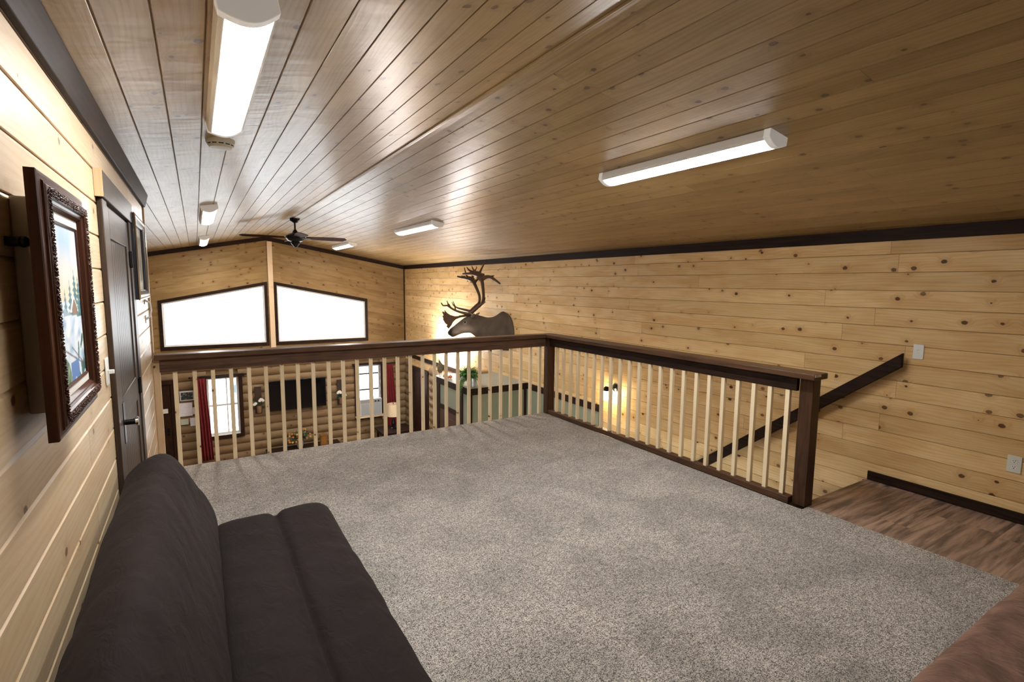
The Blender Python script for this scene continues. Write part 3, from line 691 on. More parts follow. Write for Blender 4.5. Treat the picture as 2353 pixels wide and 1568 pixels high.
def winter(u, v):
    # loose snowy landscape with a cabin roof, pines and a creek; v up
    if v > .52:
        c = lerp3((.80, .66, .42), (.42, .60, .84), (v - .60) / .30); c = lerp3(c, (.85, .84, .80), .35 + .5 * N2(u, v, 5, 2))
    else:
        c = lerp3((.62, .74, .86), (.88, .91, .93), .5 + .9 * N2(u, v, 6, 5)); c = lerp3(c, (.22, .42, .62), max(0, N2(u * 1.5, v * 3, 4, 9)) * 1.4)
    for (tx, w, h0, h1) in ((.80, .26, .42, .73), (.60, .18, .43, .66), (.95, .22, .40, .70), (.40, .10, .45, .60), (.25, .10, .45, .57), (.12, .08, .46, .62)):
        if h0 < v < h1:
            r = w * .5 * (h1 - v) / (h1 - h0) * (1 + .5 * math.sin(v * 150 + tx * 9))
            if abs(u - tx) < r: c = lerp3((.015, .10, .13), (.10, .28, .30), .5 + N2(u, v, 30))
    # cabin
    if .44 < v < .56 and abs(u - .72) < (.57 - v) * 1.35: c = (.93, .95, .98)
    if .425 < v < .525 and abs(u - .74) < min(.11, (.535 - v) * 1.5): c = lerp3((.16, .075, .03), (.32, .17, .08), .5 + N2(u * 8, v, 8))
    if .43 < v < .47 and .30 < u < .56 and (v - .43) < (.56 - u) * .2: c = (.30, .42, .50)
    if v < .20:
        r = (u - .12) ** 2 / .085 + (v - .03) ** 2 / .022
        if r < 1: c = lerp3((.015, .10, .06), (.35, .48, .25), .35 + N2(u, v, 14, 3)); 
    if v < .30 and u > .72 and N2(u, v, 11, 4) > .05 + v * .8: c = (.02, .13, .12)
    if abs(v - (.27 - u * .22)) < .006 or abs(v - (.22 - (u - .5) * .35)) < .005 and u > .5: c = (.10, .07, .10)
    if v < .12 and u > .35 and N2(u, v, 5, 8) > .05: c = (.08, .22, .55)
    return c
pmat = vcol('painted_canvas', .5, .3)
FR = stained('frame_mahogany', (.062, .022, .012), 2, .30, .4)
o = thing('framed_painting', 'snowy cabin painting in a deep carved mahogany frame nearest the camera on the left wall', 'painting', (XL, 1.765, 1.285))
Y0, Y1, Z0, Z1 = 1.50, 2.03, 1.285, 1.89
t = MB(); mitre(t, Y0, Y1, Z0, Z1, [(.05, -.300), (0, -.300), (0, -.281), (.003, -.279), (.008, -.279), (.011, -.278), (.020, -.277), (.023, -.273), (.027, -.272), (.030, -.269), (.036, -.267), (.046, -.267), (.052, -.269), (.055, -.274), (.060, -.277), (.064, -.277), (.072, -.288), (.072, -.297), (.05, -.300)]); t.build('frame', FR, o, smooth=True, angle=28)
t = MB(); dd = .041; per = []
def along(d):
    pts = []
    y0, y1, z0, z1 = Y0 + d, Y1 - d, Z0 + d, Z1 - d
    for (a, b) in (((y0, z0), (y1, z0)), ((y1, z0), (y1, z1)), ((y1, z1), (y0, z1)), ((y0, z1), (y0, z0))):
        L = math.hypot(b[0] - a[0], b[1] - a[1]); n = int(L / .0078)
        for i in range(n): f = i / n; pts.append((a[0] + (b[0] - a[0]) * f, a[1] + (b[1] - a[1]) * f, (b[0] - a[0]) / L, (b[1] - a[1]) / L))
    return pts
rr = random.Random(21)
for i, (y, z, ty, tz) in enumerate(along(dd)):
    ny, nz = -tz, ty
    for k in range(4):
        o_ = (k - 1.5) * .0042 + rr.uniform(-.001, .001); a = rr.uniform(-1.2, 1.2); q = rr.uniform(-.003, .003); L_ = rr.uniform(.003, .0055)
        dy, dz = ty * math.cos(a) + ny * math.sin(a), tz * math.cos(a) + nz * math.sin(a); cy, cz = y + ny * o_ + ty * q, z + nz * o_ + tz * q; h_ = -.2655 - abs(k - 1.5) * .0012
        t.tube([(h_ - .001, cy - dy * L_, cz - dz * L_), (h_ + .0015, cy - ny * .001, cz - nz * .001), (h_ - .001, cy + dy * L_, cz + dz * L_)], [.0008, rr.uniform(.0016, .0024), .0008], 6)
t.build('carved_border', FR, o, smooth=True, angle=60)
t = MB(); mitre(t, Y0, Y1, Z0, Z1, [(.0725, -.296), (.0725, -.2865), (.094, -.2865), (.094, -.296)]); t.build('mat', plain('linen_mat', (.82, .80, .74), .8, noise=.05, nscale=200), o)
t = MB(); mitre(t, Y0, Y1, Z0, Z1, [(.0945, -.296), (.0945, -.284), (.097, -.283), (.101, -.286), (.101, -.296)]); t.build('fillet', FR, o)
painted('canvas', Y0 + .1012, Y1 - .1012, Z0 + .1012, Z1 - .1012, -.288, winter, 90, 130, o, pmat, 'snowy landscape with a cabin, dark pines and a blue creek')
t = MB(); t.box(XL + .001, -.2975, 1.60, 1.93, 1.335, 1.84); t.build('backing_box', plain('unpainted_backing', (.50, .46, .40), .7), o, bevel=.004)
t = MB(); t.tube([(XL + .001, 1.56, 1.735), (-.325, 1.56, 1.735)], .011, 10); t.ball((-.322, 1.56, 1.735), .013); t.box(XL + .001, -.345, 1.54, 1.599, 1.725, 1.745); t.build('bracket', M['black'], o, smooth=True)
o = thing('framed_picture', 'small dark and silver framed picture on the left wall beyond the loft door', 'picture', (XL, 4.47, 1.53))
Y0, Y1, Z0, Z1 = 4.08, 4.84, 1.53, 2.08
t = MB(); mitre(t, Y0, Y1, Z0, Z1, [(.03, XL + .002), (0, XL + .002), (0, -.315), (.012, -.305), (.03, -.305), (.055, -.322), (.055, XL + .002)]); t.build('frame', plain('dark_frame_paint', (.035, .035, .045), .28), o, bevel=.002)
t = MB(); mitre(t, Y0, Y1, Z0, Z1, [(.0, -.3145), (-.006, -.310), (.004, -.303), (.012, -.3045)]); t.build('silver_edge', M['chrome'], o)['label'] = 'silver outer edge'
painted('print', Y0 + .0555, Y1 - .0555, Z0 + .0555, Z1 - .0555, -.334, lambda u, v: lerp3((.42, .36, .26), (.14, .11, .08), .5 + N2(u, v, 4, 1)) if .12 < u < .88 and .12 < v < .88 else (.70, .68, .60), 24, 18, o, pmat)

# ------------------------------------------------------------------ futon sofa
def cushion(name, prof, y0, y1, mat, parent, amp=.006, seed=0, ny=90, rnd=.07, np_=72, wr=1.0):
    P = [Vector((a, b)) for a, b in prof]; L = [0]
    for i in range(len(P)): L.append(L[-1] + (P[(i + 1) % len(P)] - P[i]).length)
    def at(s):
        s = s % L[-1]
        for i in range(len(P)):
            if s <= L[i + 1]: return P[i].lerp(P[(i + 1) % len(P)], (s - L[i]) / max(1e-6, L[i + 1] - L[i]))
    q = [at(L[-1] * k / np_) for k in range(np_)]
    q2 = [(q[k - 1] + q[k] * 2 + q[(k + 1) % np_]) / 4 for k in range(np_)]
    c = sum(q2, Vector((0, 0))) / np_; t = MB(); rings = []
    for j in range(ny + 1):
        f = j / ny; y = y0 + (y1 - y0) * f; e = min(y - y0, y1 - y); 
        inset = 0 if e > rnd else rnd * .75 * (1 - math.sqrt(max(0, 1 - ((rnd - e) / rnd) ** 2)))
        r = []
        for k, p in enumerate(q2):
            d = (p - c); nrm = (q2[(k + 1) % np_] - q2[k - 1]); nrm = Vector((nrm.y, -nrm.x)).normalized()
            if nrm.dot(d) < 0: nrm = -nrm
            a = mnoise.noise(Vector((p.x * 5, y * 2.2, p.y * 5 + seed))) * amp * 1.4 + mnoise.noise(Vector((p.x * 9 + y * 6, y * 9 - p.y * 10, p.y * 7 + seed))) * amp * .7 * wr
            w = p + nrm * (a - inset); r.append((w.x, y, w.y))
        rings.append(r)
    t.rings(rings); return t.build(name, mat, parent, smooth=True, angle=180)
o = thing('futon_sofa', 'dark brown fabric futon sofa against the left wall', 'sofa', (.1, 1.95, 0))
cushion('back_cushion', [(-.332, .26), (-.335, .66), (-.322, .745), (-.27, .795), (-.205, .826), (-.165, .826), (-.125, .79), (-.085, .725), (-.046, .645), (-.040, .622), (-.020, .600), (.006, .53), (.030, .45), (.038, .38), (-.03, .26)], .95, 2.965, M['futon'], o, .007, 0)
cushion('seat_cushion', [(.015, .245), (.010, .375), (.030, .412), (.10, .428), (.20, .432), (.275, .426), (.296, .408), (.303, .388), (.310, .408), (.335, .427), (.44, .436), (.53, .428), (.575, .398), (.592, .345), (.590, .28), (.575, .235)], .95, 2.965, M['futon'], o, .005, 4)
t = MB(); t.box(.06, .56, 1.0, 2.9, .19, .232); t.box(-.28, .05, 1.0, 2.9, .19, .245); t.build('base_frame', M['blackpl'], o, bevel=.006)
for (x, y) in ((-.22, 1.15), (.50, 1.15), (-.22, 2.75), (.50, 2.75)):
    t = MB(); t.lathe([(.018, .001), (.026, .189)], (x, y, 0), 16); t.build('leg', M['chrome'], o, smooth=True)
# suede daybed in the near right corner
o = thing('daybed', 'reddish-brown suede daybed cropped by the lower right corner', 'daybed', (2.2, .1, 0))
t = MB(); rings = []
X0, X1, yf, yb = 1.0, 3.30, .605, -.55
cushion('mattress', [(yb, .20), (yb - .01, .42), (yb + .04, .49), (0.0, .508), (yf - .09, .506), (yf - .035, .492), (yf - .006, .455), (yf, .38), (yf - .01, .22)], X0, X1, M['suede'], o, .005, 9, ny=80, rnd=.07)
d = bpy.data.objects['mattress']
for v in d.data.vertices: v.co = Vector((v.co.y, v.co.x, v.co.z))
d.data.flip_normals()
t = MB(); t.box(X0 + .05, X1 - .05, yb + .04, yf - .04, .08, .205); t.build('base', M['dark_x'], o, bevel=.006)
for (x, y) in ((X0 + .12, yb + .1), (X1 - .12, yb + .1), (X0 + .12, yf - .1), (X1 - .12, yf - .1)):
    t = MB(); t.box(x - .03, x + .03, y - .03, y + .03, .001, .08); t.build('leg', M['dark_z'], o, bevel=.003)

# ------------------------------------------------------------------ wall lamp by the stairs
o = thing('wall_sconce', 'black wall sconce with glowing glass jar on the pine wall by the stairs', 'wall lamp', (XR, 5.22, .2))
t = MB(); t.lathe([(.001, 0), (.055, 0), (.055, .012), (.045, .02), (.001, .022)], (0, 0, 0), 24); t.v = [(XR - .001 - v[2], 5.20 + v[0], .235 + v[1]) for v in t.v]; t.build('backplate', M['black'], o, smooth=True)
t = MB(); t.tube([(XR - .02, 5.20, .235), (XR - .07, 5.22, .25), (XR - .12, 5.235, .245)], .009, 10); t.build('arm', M['black'], o, smooth=True)
t = MB(); t.lathe([(.001, .262), (.02, .26), (.046, .235), (.050, .205), (.048, .20), (.001, .202)], (XR - .13, 5.24, 0), 24); t.build('cap', M['black'], o, smooth=True)
t = MB(); t.lathe([(.001, .199), (.038, .198), (.045, .185), (.045, .09), (.038, .07), (.001, .066)], (XR - .13, 5.24, 0), 24); t.build('glass_jar', M['glass_jar'], o, smooth=True)
# invented slim fixture, unseen behind the railing cap, added to brighten this wall
o = thing('added_light_bar', 'added unseen light bar brightening the right wall behind the railing cap', 'wall lamp', (XR, 10.5, .26))
t = MB(); t.box(XR - .05, XR - .001, 9.9, 11.1, .235, .285); t.build('housing', M['white'], o, bevel=.003)
t = MB(); t.tube([(XR - .28, 9.75, .26), (XR - .28, 11.25, .26)], .022, 12); t.build('added_tube_lamp', emis('added_tube_lamp', (1.0, .96, .95), 125.0), o, smooth=True)
for y in (9.98, 11.02):
    t = MB(); t.box(XR - .257, XR - .0505, y - .008, y + .008, .25, .27); t.build('arm', M['white'], o)

# ------------------------------------------------------------------ green enclosure with items on top
BX, BY0, BY1, BT = 3.74, 7.42, 8.86, -.062
w = MB(); w.box(BX, XR - .001, BY0, BY1, ZF, BT - .004)
struct(w.build('wall_enclosure', M['sage']), 'sage green enclosure walls')
w = MB(); w.box(BX - .015, XR - .001, BY0 - .015, BY1, BT - .0038, BT)
struct(w.build('ceiling', M['sagetop']), 'pale flat top of the sage enclosure')
w = MB(); w.box(BX - .02, XR - .03, BY0 - .02, BY0 - .001, BT - .115, BT - .004); w.box(BX - .02, BX - .001, BY0 - .001, BY1, BT - .115, BT - .004)
trim(11, w, M['dark_x'], 'dark cap band around the sage enclosure')
w = MB(); w.box(BX - .018, BX - .0005, BY0 - .018, BY0 + .045, ZF, BT - .116); w.box(BX, BX + .05, BY0 - .018, BY0 - .0005, ZF, BT - .116); w.box(XR - .075, XR - .031, BY0 - .018, BY0 - .0005, ZF, BT - .116)
w.box(BX - .018, BX - .0005, 7.64, 7.76, ZF, BT - .116); w.box(BX - .018, BX - .0005, 8.60, 8.72, ZF, BT - .116); w.box(BX - .018, BX - .0005, 7.761, 8.599, -.62, -.535)
trim(12, w, M['dark_z'], 'dark upright boards on the sage enclosure')
o = thing('door_4', 'brown door in the sage enclosure', 'door', (BX, 8.18, ZF)); del o['category']; o['kind'] = 'structure'
t = MB(); t.box(BX - .012, BX - .0005, 7.765, 8.595, ZF + .005, -.625); t.build('slab', stained('door4_stain', (.075, .040, .026), 2, .4, .35), o)
t = MB(); t.box(BX - .018, BX - .0125, 7.87, 8.49, -1.7, -.74); t.build('raised_panel', bpy.data.materials['door4_stain'], o, bevel=.004)
t = MB(); t.box(4.60, 4.82, 8.60, 8.78, BT + .001, BT + .036); tag(t.build('wood_block', plain('tan_wood', (.50, .30, .14), .6, noise=.15), bevel=.003), 'tan wooden block lying on the sage enclosure top by the wall', 'wood block')
# bird figurine
bx, by = 3.80, 8.72
o = thing('bird_figurine', 'brown speckled bird figurine standing upright on the sage enclosure', 'figurine', (bx, by, BT))
cb = plain('bird_feathers', (.16, .13, .075), .7, noise=.5, nscale=70)
t = MB(); t.rings([[(bx + ox + r * math.cos(2 * PI * k / 14), by + r * .8 * math.sin(2 * PI * k / 14), BT + z) for k in range(14)] for r, z, ox in ((.008, .055, .0), (.032, .065, 0), (.052, .10, 0), (.060, .15, .0), (.052, .20, -.002), (.034, .235, -.006), (.022, .255, -.012), (.020, .275, -.018), (.012, .29, -.02), (.002, .295, -.02))]); t.build('body', cb, o, smooth=True)
t = MB(); t.tube([(bx - .022, by, BT + .28), (bx - .032, by, BT + .305), (bx - .035, by, BT + .335)], [.009, .005, .001], 8); t.build('beak', plain('beak_horn', (.10, .08, .06), .5), o, smooth=True)
for s in (-1, 1):
    t = MB(); t.tube([(bx + s * .018, by, BT + .062), (bx + s * .016, by, BT + .001)], .0035, 6); t.tube([(bx + s * .016, by, BT + .003), (bx + s * .016 - .025, by - .005, BT + .002)], .003, 6); t.build('leg', bpy.data.materials['beak_horn'], o)
    t = MB(); t.leaf((bx + s * .045, by, BT + .19), (s * .25, -.1, -1), .12, .05, up=(1, 0, 0)); t.leaf((bx + s * .050, by - .01, BT + .16), (s * .1, -.1, -1), .10, .05, up=(1, 0, 0)); t.build('wing', cb, o)
for (gx, gy, r, z) in ((3.80, 8.50, .045, .0), (3.86, 8.42, .036, 0), (3.79, 8.38, .030, 0)):
    o = thing('gourd', ['larger orange gourd beside the bird figurine', 'middle small orange gourd on the sage enclosure', 'smallest orange gourd on the sage enclosure'][[.045, .036, .030].index(r)], 'gourd', (gx, gy, BT), 'orange gourds on the sage enclosure')
    t = MB(); n = 20; rg = []
    for i in range(9):
        f = (i + .03) / 8.06; rg.append([(gx + r * math.sin(PI * f) * (1 + .08 * math.cos(8 * 2 * PI * k / n)) * math.cos(2 * PI * k / n), gy + r * math.sin(PI * f) * (1 + .08 * math.cos(8 * 2 * PI * k / n)) * math.sin(2 * PI * k / n), BT + .001 + r * .8 * (1 + math.cos(PI * f))) for k in range(n)])
    t.rings(rg); t.build('body', M['gourd'], o, smooth=True)
    t = MB(); t.tube([(gx, gy, BT + r * 1.55), (gx + .004, gy, BT + r * 2.0)], [.005, .003], 6); t.build('stem', M['leaf2'], o)
o = thing('rabbit_figurine', 'tiny pale animal figurine beside the potted fern', 'figurine', (3.80, 7.80, BT))
t = MB(); t.ball((3.80, 7.80, BT + .032), .032, 1, 1.2, 1); t.ball((3.79, 7.765, BT + .072), .020); t.tube([(3.785, 7.77, BT + .085), (3.782, 7.775, BT + .115)], [.006, .003], 6); t.tube([(3.797, 7.77, BT + .085), (3.80, 7.775, BT + .113)], [.006, .003], 6)
t.build('body', plain('pale_clay', (.60, .52, .42), .7), o, smooth=True)
# potted fern
px_, py_ = 3.855, 7.50
o = thing('potted_fern', 'bushy green fern trailing from a tin bucket on the corner of the sage enclosure', 'potted plant', (px_, py_, BT))
t = MB(); t.lathe([(.001, .001), (.045, .001), (.062, .15), (.066, .152), (.066, .158), (.058, .158), (.050, .12), (.001, .12)], (px_, py_, BT), 28); t.build('bucket', M['tin'], o, smooth=True)
t = MB(); t.lathe([(.001, .125), (.054, .125), (.054, .13), (.001, .131)], (px_, py_, BT), 16); t.build('soil', plain('soil', (.03, .02, .015), .9), o)
fr = MB(); stm = MB(); rr = random.Random(3)
def frond(p0, dr, L, droop, wd=.03):
    pts = []; p = Vector(p0); d = Vector(dr).normalized()
    for i in range(9):
        pts.append(p.copy()); p = p + d * (L / 8)
        if p.z < BT + .012 and p.x > BX - .05 and p.y > BY0 - .05 and p.y < BY1:
            if p.x < BX + .06: p.x = BX - .05
            elif p.y < BY0 + .03: p.y = BY0 - .05
            else: p.z = BT + .02
        d = (d + Vector((0, 0, -droop / 8))).normalized()
    stm.tube(pts, [.0022] * 8 + [.001], 4, cap=False)
    for i in range(1, 9):
        dd = (pts[i] - pts[i - 1]).normalized(); sd = dd.cross(Vector((0, 0, 1)));
        if sd.length < .1: sd = Vector((1, 0, 0))
        sd.normalize(); w_ = wd * (1.15 - i / 9.5)
        for s in (-1, 1):
            for q in (.0, .5): fr.leaf(pts[i - 1].lerp(pts[i], q), sd * s + dd * .6 + Vector((0, 0, rr.uniform(-.3, .3))), w_ * rr.uniform(.8, 1.2), w_ * .5)
for k in range(230):
    a = rr.uniform(0, 2 * PI); e = rr.uniform(.5, 3.0); frond((px_ - .085 + rr.uniform(-.06, .05), py_ + rr.uniform(-.04, .04), BT + .165), (math.cos(a), math.sin(a), e * 1.2), rr.uniform(.17, .27), rr.uniform(1.0, 3.0), .046)
for k in range(13):
    a = PI + rr.uniform(-.5, .9); frond((px_ - .05, py_ + rr.uniform(-.03, .12), BT + .12), (math.cos(a) * .9, abs(math.sin(a)) * .8 + .2, .45), rr.uniform(.34, .50), rr.uniform(5.0, 7.5), .044)
fr.build('fronds', M['leaf'], o); stm.build('stems', M['leaf2'], o)

# ------------------------------------------------------------------ far room contents
o = thing('television', 'large black flat television on the far log wall', 'television', (2.04, 13.5, -1.1))
t = MB(); t.box(1.375, 2.70, 13.43, 13.475, -1.475, -.735); t.build('case', M['blackpl'], o, bevel=.006)
t = MB(); t.box(1.39, 2.685, 13.4275, 13.4295, -1.455, -.75); t.build('screen', M['screen'], o)
t = MB(); t.box(1.8, 2.28, 13.476, 13.55, -1.25, -.95); t.build('wall_mount', M['black'], o)
o = thing('media_console', 'low dark media console below the television', 'console table', (2.1, 13.25, ZF))
t = MB(); t.box(1.25, 2.95, 13.02, 13.46, -2.435, -2.40); t.build('top', M['dark_x'], o, bevel=.004)
t = MB(); t.box(1.28, 2.92, 13.05, 13.44, ZF + .06, -2.436); t.build('body', M['dark_x'], o, bevel=.003)
for i in range(3):
    t = MB(); t.box(1.30 + i * .54, 1.82 + i * .54, 13.035, 13.049, ZF + .09, -2.45); d = t.build('door', M['dark_x'], o, bevel=.003)
    t = MB(); t.ball((1.78 + i * .54, 13.025, -2.52), .012); t.build('knob', M['chrome'], d, smooth=True)
for (x, y) in ((1.34, 13.1), (2.86, 13.1), (1.34, 13.4), (2.86, 13.4)):
    t = MB(); t.box(x - .025, x + .025, y - .025, y + .025, ZF, ZF + .06); t.build('leg', M['dark_z'], o)
o = thing('flower_arrangement', 'loose orange and yellow flower arrangement below the television', 'flower arrangement', (2.0, 13.2, -2.40))
t = MB(); t.lathe([(.001, .001), (.06, .001), (.085, .10), (.07, .20), (.078, .225), (.066, .22), (.001, .18)], (2.0, 13.2, -2.40), 20); t.build('vase', M['tin'], o, smooth=True)
lf = MB(); f1 = MB(); f2 = MB(); rr = random.Random(11)
for k in range(190):
    a = rr.uniform(0, 2 * PI); e = rr.uniform(-.1, 1.3); d = Vector((math.cos(a), math.sin(a) * .6, e)).normalized(); L = rr.uniform(.12, .29); p = Vector((2.0, 13.2, -2.19))
    lf.tube([p, p + d * L * .9], .002, 4); 
    for j in range(3): lf.leaf(p + d * L * rr.uniform(.4, .95), d + Vector((rr.uniform(-.8, .8), rr.uniform(-.5, .5), rr.uniform(-.5, .5))), .07, .025)
    if k % 6 == 0:
        m_ = f1 if k % 12 else f2; q = p + d * L + Vector((0, -.01, 0))
        for z in range(6): b = 2 * PI * z / 6; m_.leaf(q, (math.cos(b), -.3, math.sin(b)), .032, .022, up=(0, -1, 0))
lf.build('foliage', M['leaf2'], o); f1.build('yellow_blooms', M['flowery'], o); f2.build('orange_blooms', M['flowero'], o)
o = thing('candle_lantern', 'brown square candle lantern below the right end of the television', 'lantern', (2.56, 13.2, -2.40))
t = MB()
for (a, b) in ((-.085, -.085), (.073, -.085), (-.085, .073), (.073, .073)): t.box(2.56 + a, 2.56 + a + .012, 13.2 + b, 13.2 + b + .012, -2.38, -2.16)
t.box(2.47, 2.65, 13.11, 13.29, -2.399, -2.38); t.box(2.47, 2.65, 13.11, 13.29, -2.16, -2.145); t.build('frame', plain('brown_lantern', (.22, .10, .03), .5), o)
t = MB(); t.box(2.495, 2.625, 13.135, 13.265, -2.379, -2.17); t.build('amber_glass', plain('amber', (.30, .13, .02), .25), o)
def planter(cx, lab, seed, sgn):
    o = thing('wall_planter', lab, 'wall planter', (cx, 13.5, -1.2), 'wall planters beside the television'); rr = random.Random(seed)
    t = MB(); t.box(cx - .075, cx + .075, 13.515, 13.545, -1.51, -.85); t.build('board', M['door_dark'], o, bevel=.003)
    t = MB(); t.lathe([(.001, 0), (.045, 0), (.06, .16), (.055, .17), (.001, .16)], (cx, 13.455, -1.47), 18); t.build('basket', M['rope'], o, smooth=True)
    lf = MB(); fl = MB()
    for k in range(46):
        a = rr.uniform(0, 2 * PI); d = Vector((math.cos(a), -abs(math.sin(a)) * .5, rr.uniform(0, 1.6))).normalized(); p = Vector((cx, 13.455, -1.31)); L = rr.uniform(.06, .20)
        lf.tube([p, p + d * L], .0018, 4); lf.leaf(p + d * L * .8, d, .06, .025); lf.leaf(p + d * L * .5, d + Vector((.4, 0, .2)), .06, .025)
    for (ox, oz) in ((-.10, -.05), (-.07, -.03), (.04, .06), (.07, .05), (.09, .03), (.02, .03)):
        q = Vector((cx + ox * sgn, 13.40, -1.20 + oz))
        for z in range(8): b = 2 * PI * z / 8; fl.leaf(q, (math.cos(b), -.3, math.sin(b)), .042, .028, up=(0, -1, 0))
        fl.ball(q, .012)
    lf.build('foliage', M['leaf2'], o); fl.build('white_blooms', M['flowerw'], o)
planter(1.15, 'dark board wall planter with white flowers left of the television', 5, 1)
planter(3.07, 'dark board wall planter with white flowers right of the television', 8, -1)
# air conditioner
o = thing('air_conditioner', 'light grey window air conditioner in the right lower window', 'air conditioner', (3.82, 13.5, -1.87))
t = MB(); t.box(3.545, 4.125, 13.40, 13.70, -1.875, -1.425); t.build('case', M['greyp'], o, bevel=.008)
t = MB(); t.box(3.56, 3.86, 13.392, 13.3995, -1.53, -1.445); t.build('air_vent', plain('vent_dark', (.16, .17, .16), .5), o)
t = MB(); [t.box(3.56, 3.86, 13.386, 13.3915, -1.53 + i * .017, -1.524 + i * .017) for i in range(6)]; t.build('louvres', M['greyp'], o)
t = MB(); t.box(3.90, 4.105, 13.392, 13.3995, -1.53, -1.445); c = t.build('control_panel', plain('panel_grey', (.30, .31, .31), .4), o)
t = MB(); t.tube([(3.95, 13.391, -1.487), (3.95, 13.375, -1.487)], .018, 14); t.tube([(4.03, 13.391, -1.487), (4.03, 13.375, -1.487)], .018, 14); t.build('dial', M['blackpl'], c)
t = MB(); [t.box(3.57, 4.10, 13.388, 13.3995, -1.85 + i * .021, -1.841 + i * .021) for i in range(15)]; t.build('grille', plain('grille_grey', (.42, .44, .44), .5), o)
t = MB(); t.box(3.44, 4.24, 13.36, 13.52, -1.915, -1.88); t.box(3.50, 3.54, 13.42, 13.52, -2.02, -1.916); t.box(4.16, 4.20, 13.42, 13.52, -2.02, -1.916); tag(t.build('window_shelf', M['pine_trim'], bevel=.003), 'narrow wooden shelf under the air conditioner', 'shelf')
# lamp and side table
o = thing('side_table', 'dark side table under the lamp in the far right corner', 'side table', (4.2, 12.6, ZF))
t = MB(); t.box(3.78, 4.62, 12.25, 12.95, -2.115, -2.08); t.build('top', M['dark_x'], o, bevel=.005)
t = MB(); t.box(3.83, 4.57, 12.30, 12.90, -2.20, -2.116); t.build('drawer_box', M['dark_x'], o)
t = MB(); t.box(3.83, 4.57, 12.30, 12.90, ZF + .12, ZF + .15); t.build('shelf', M['dark_x'], o)
for (x, y) in ((3.85, 12.32), (4.55, 12.32), (3.85, 12.88), (4.55, 12.88)):
    t = MB(); t.box(x - .025, x + .025, y - .025, y + .025, ZF, -2.201); t.build('leg', M['dark_z'], o)
lx, ly = 4.18, 12.62
o = thing('table_lamp', 'table lamp with tan drum shade in the far right corner', 'table lamp', (lx, ly, -2.08))
t = MB(); t.lathe([(.001, .001), (.075, .001), (.08, .015), (.03, .035), (.045, .09), (.055, .15), (.03, .23), (.015, .27), (.014, .33), (.001, .33)], (lx, ly, -2.08), 24); t.build('base', M['blackpl'], o, smooth=True)
t = MB(); t.tube([(lx, ly, -1.75), (lx, ly, -1.47)], .006, 8); t.ball((lx, ly, -1.42), .014); t.tube([(lx - .165, ly, -1.475), (lx + .165, ly, -1.475)], .003, 6); t.tube([(lx, ly, -1.47), (lx, ly, -1.42)], .004, 6); t.build('harp', M['black'], o)
t = MB(); pr = [(.178, -1.745), (.160, -1.435), (.157, -1.435), (.175, -1.745)]
rg = [[(lx + r * math.cos(2 * PI * k / 32), ly + r * math.sin(2 * PI * k / 32), z) for k in range(32)] for r, z in pr + [pr[0]]]; t.rings(rg, False); t.build('lamp_shade', M['shade'], o, smooth=True)
# papers and small frame by the far door
o = thing('wall_picture', 'small black landscape picture in a grey frame beside the dark far door', 'picture', (-.3, 13.53, -.92))
t = MB(); t.box(-.43, -.15, 13.515, 13.545, -1.03, -.81); t.build('frame', M['greyp'], o, bevel=.003)
me_ = MB(); me_.box(-.405, -.175, 13.511, 13.5145, -1.005, -.835)
n_m = NT('night_photo'); v_, _a = n_m.obj(); n_m.put(n_m.b.inputs['Base Color'], n_m.mix(n_m.ss(n_m.noise(v_, 26, 4, .7), .52, .72), (.02, .022, .022), (.35, .38, .36))); me_.build('photo', n_m.m, o)
for (x0, x1, z0, z1, lab) in ((-.47, -.20, -1.39, -1.08, 'large white notice sheet beside the dark far door'), (-.195, -.10, -1.36, -1.20, 'narrow white notice overlapping the larger sheet edge'), (-.44, -.29, -1.58, -1.45, 'small pale green card below the notice sheet'), (-.26, -.15, -1.63, -1.44, 'small white calendar page below the notice sheet')):
    t = MB(); t.box(x0, x1, 13.542, 13.546, z0, z1); tag(t.build('notice_sheet', M['paper'] if 'green' not in lab else plain('pale_green_card', (.50, .54, .42), .7)), lab, 'notice')

# ------------------------------------------------------------------ caribou shoulder mount
CB = {}
CB['secs']=[[(1.146, 0.728), (1.132, 0.691)], [(1.115, 0.792), (1.061, 0.65)], [(1.038, 0.857), (0.974, 0.674)], [(0.94, 0.933), (0.875, 0.716)], [(0.842, 1.008), (0.789, 0.729)], [(0.745, 1.052), (0.713, 0.728)], [(0.637, 1.08), (0.627, 0.672)], [(0.519, 1.056), (0.53, 0.602)], [(0.381, 1.028), (0.422, 0.542)], [(0.254, 1.051), (0.305, 0.482)], [(0.117, 1.139), (0.166, 0.424)], [(0.012, 1.127), (0.039, 0.417)], [(-0.072, 1.093), (-0.067, 0.421)]]
CB['eye']=[(0.799, 0.936)]
CB['ear']=[(0.691, 1.037), (0.664, 1.1), (0.627, 1.028)]
CB['A']=[(0.68, 1.11), (0.573, 1.195), (0.466, 1.29), (0.419, 1.393), (0.424, 1.537), (0.446, 1.691), (0.488, 1.813)]
CB['At']=[[(0.51, 1.802), (0.467, 1.905), (0.384, 2.077)], [(0.435, 1.742), (0.362, 1.773), (0.278, 1.768), (0.183, 1.713), (0.099, 1.652)], [(0.278, 1.771), (0.23, 1.799)], [(0.488, 1.792), (0.573, 1.823), (0.68, 1.832), (0.797, 1.824)], [(0.531, 1.833), (0.605, 1.894), (0.648, 1.97)], [(0.616, 1.853), (0.68, 1.894), (0.722, 1.95)], [(0.446, 1.752), (0.425, 1.833)], [(0.509, 1.248), (0.445, 1.28), (0.366, 1.327)]]
CB['B']=[(0.745, 1.119), (0.648, 1.225), (0.589, 1.298), (0.594, 1.412), (0.637, 1.535), (0.701, 1.668), (0.744, 1.74)]
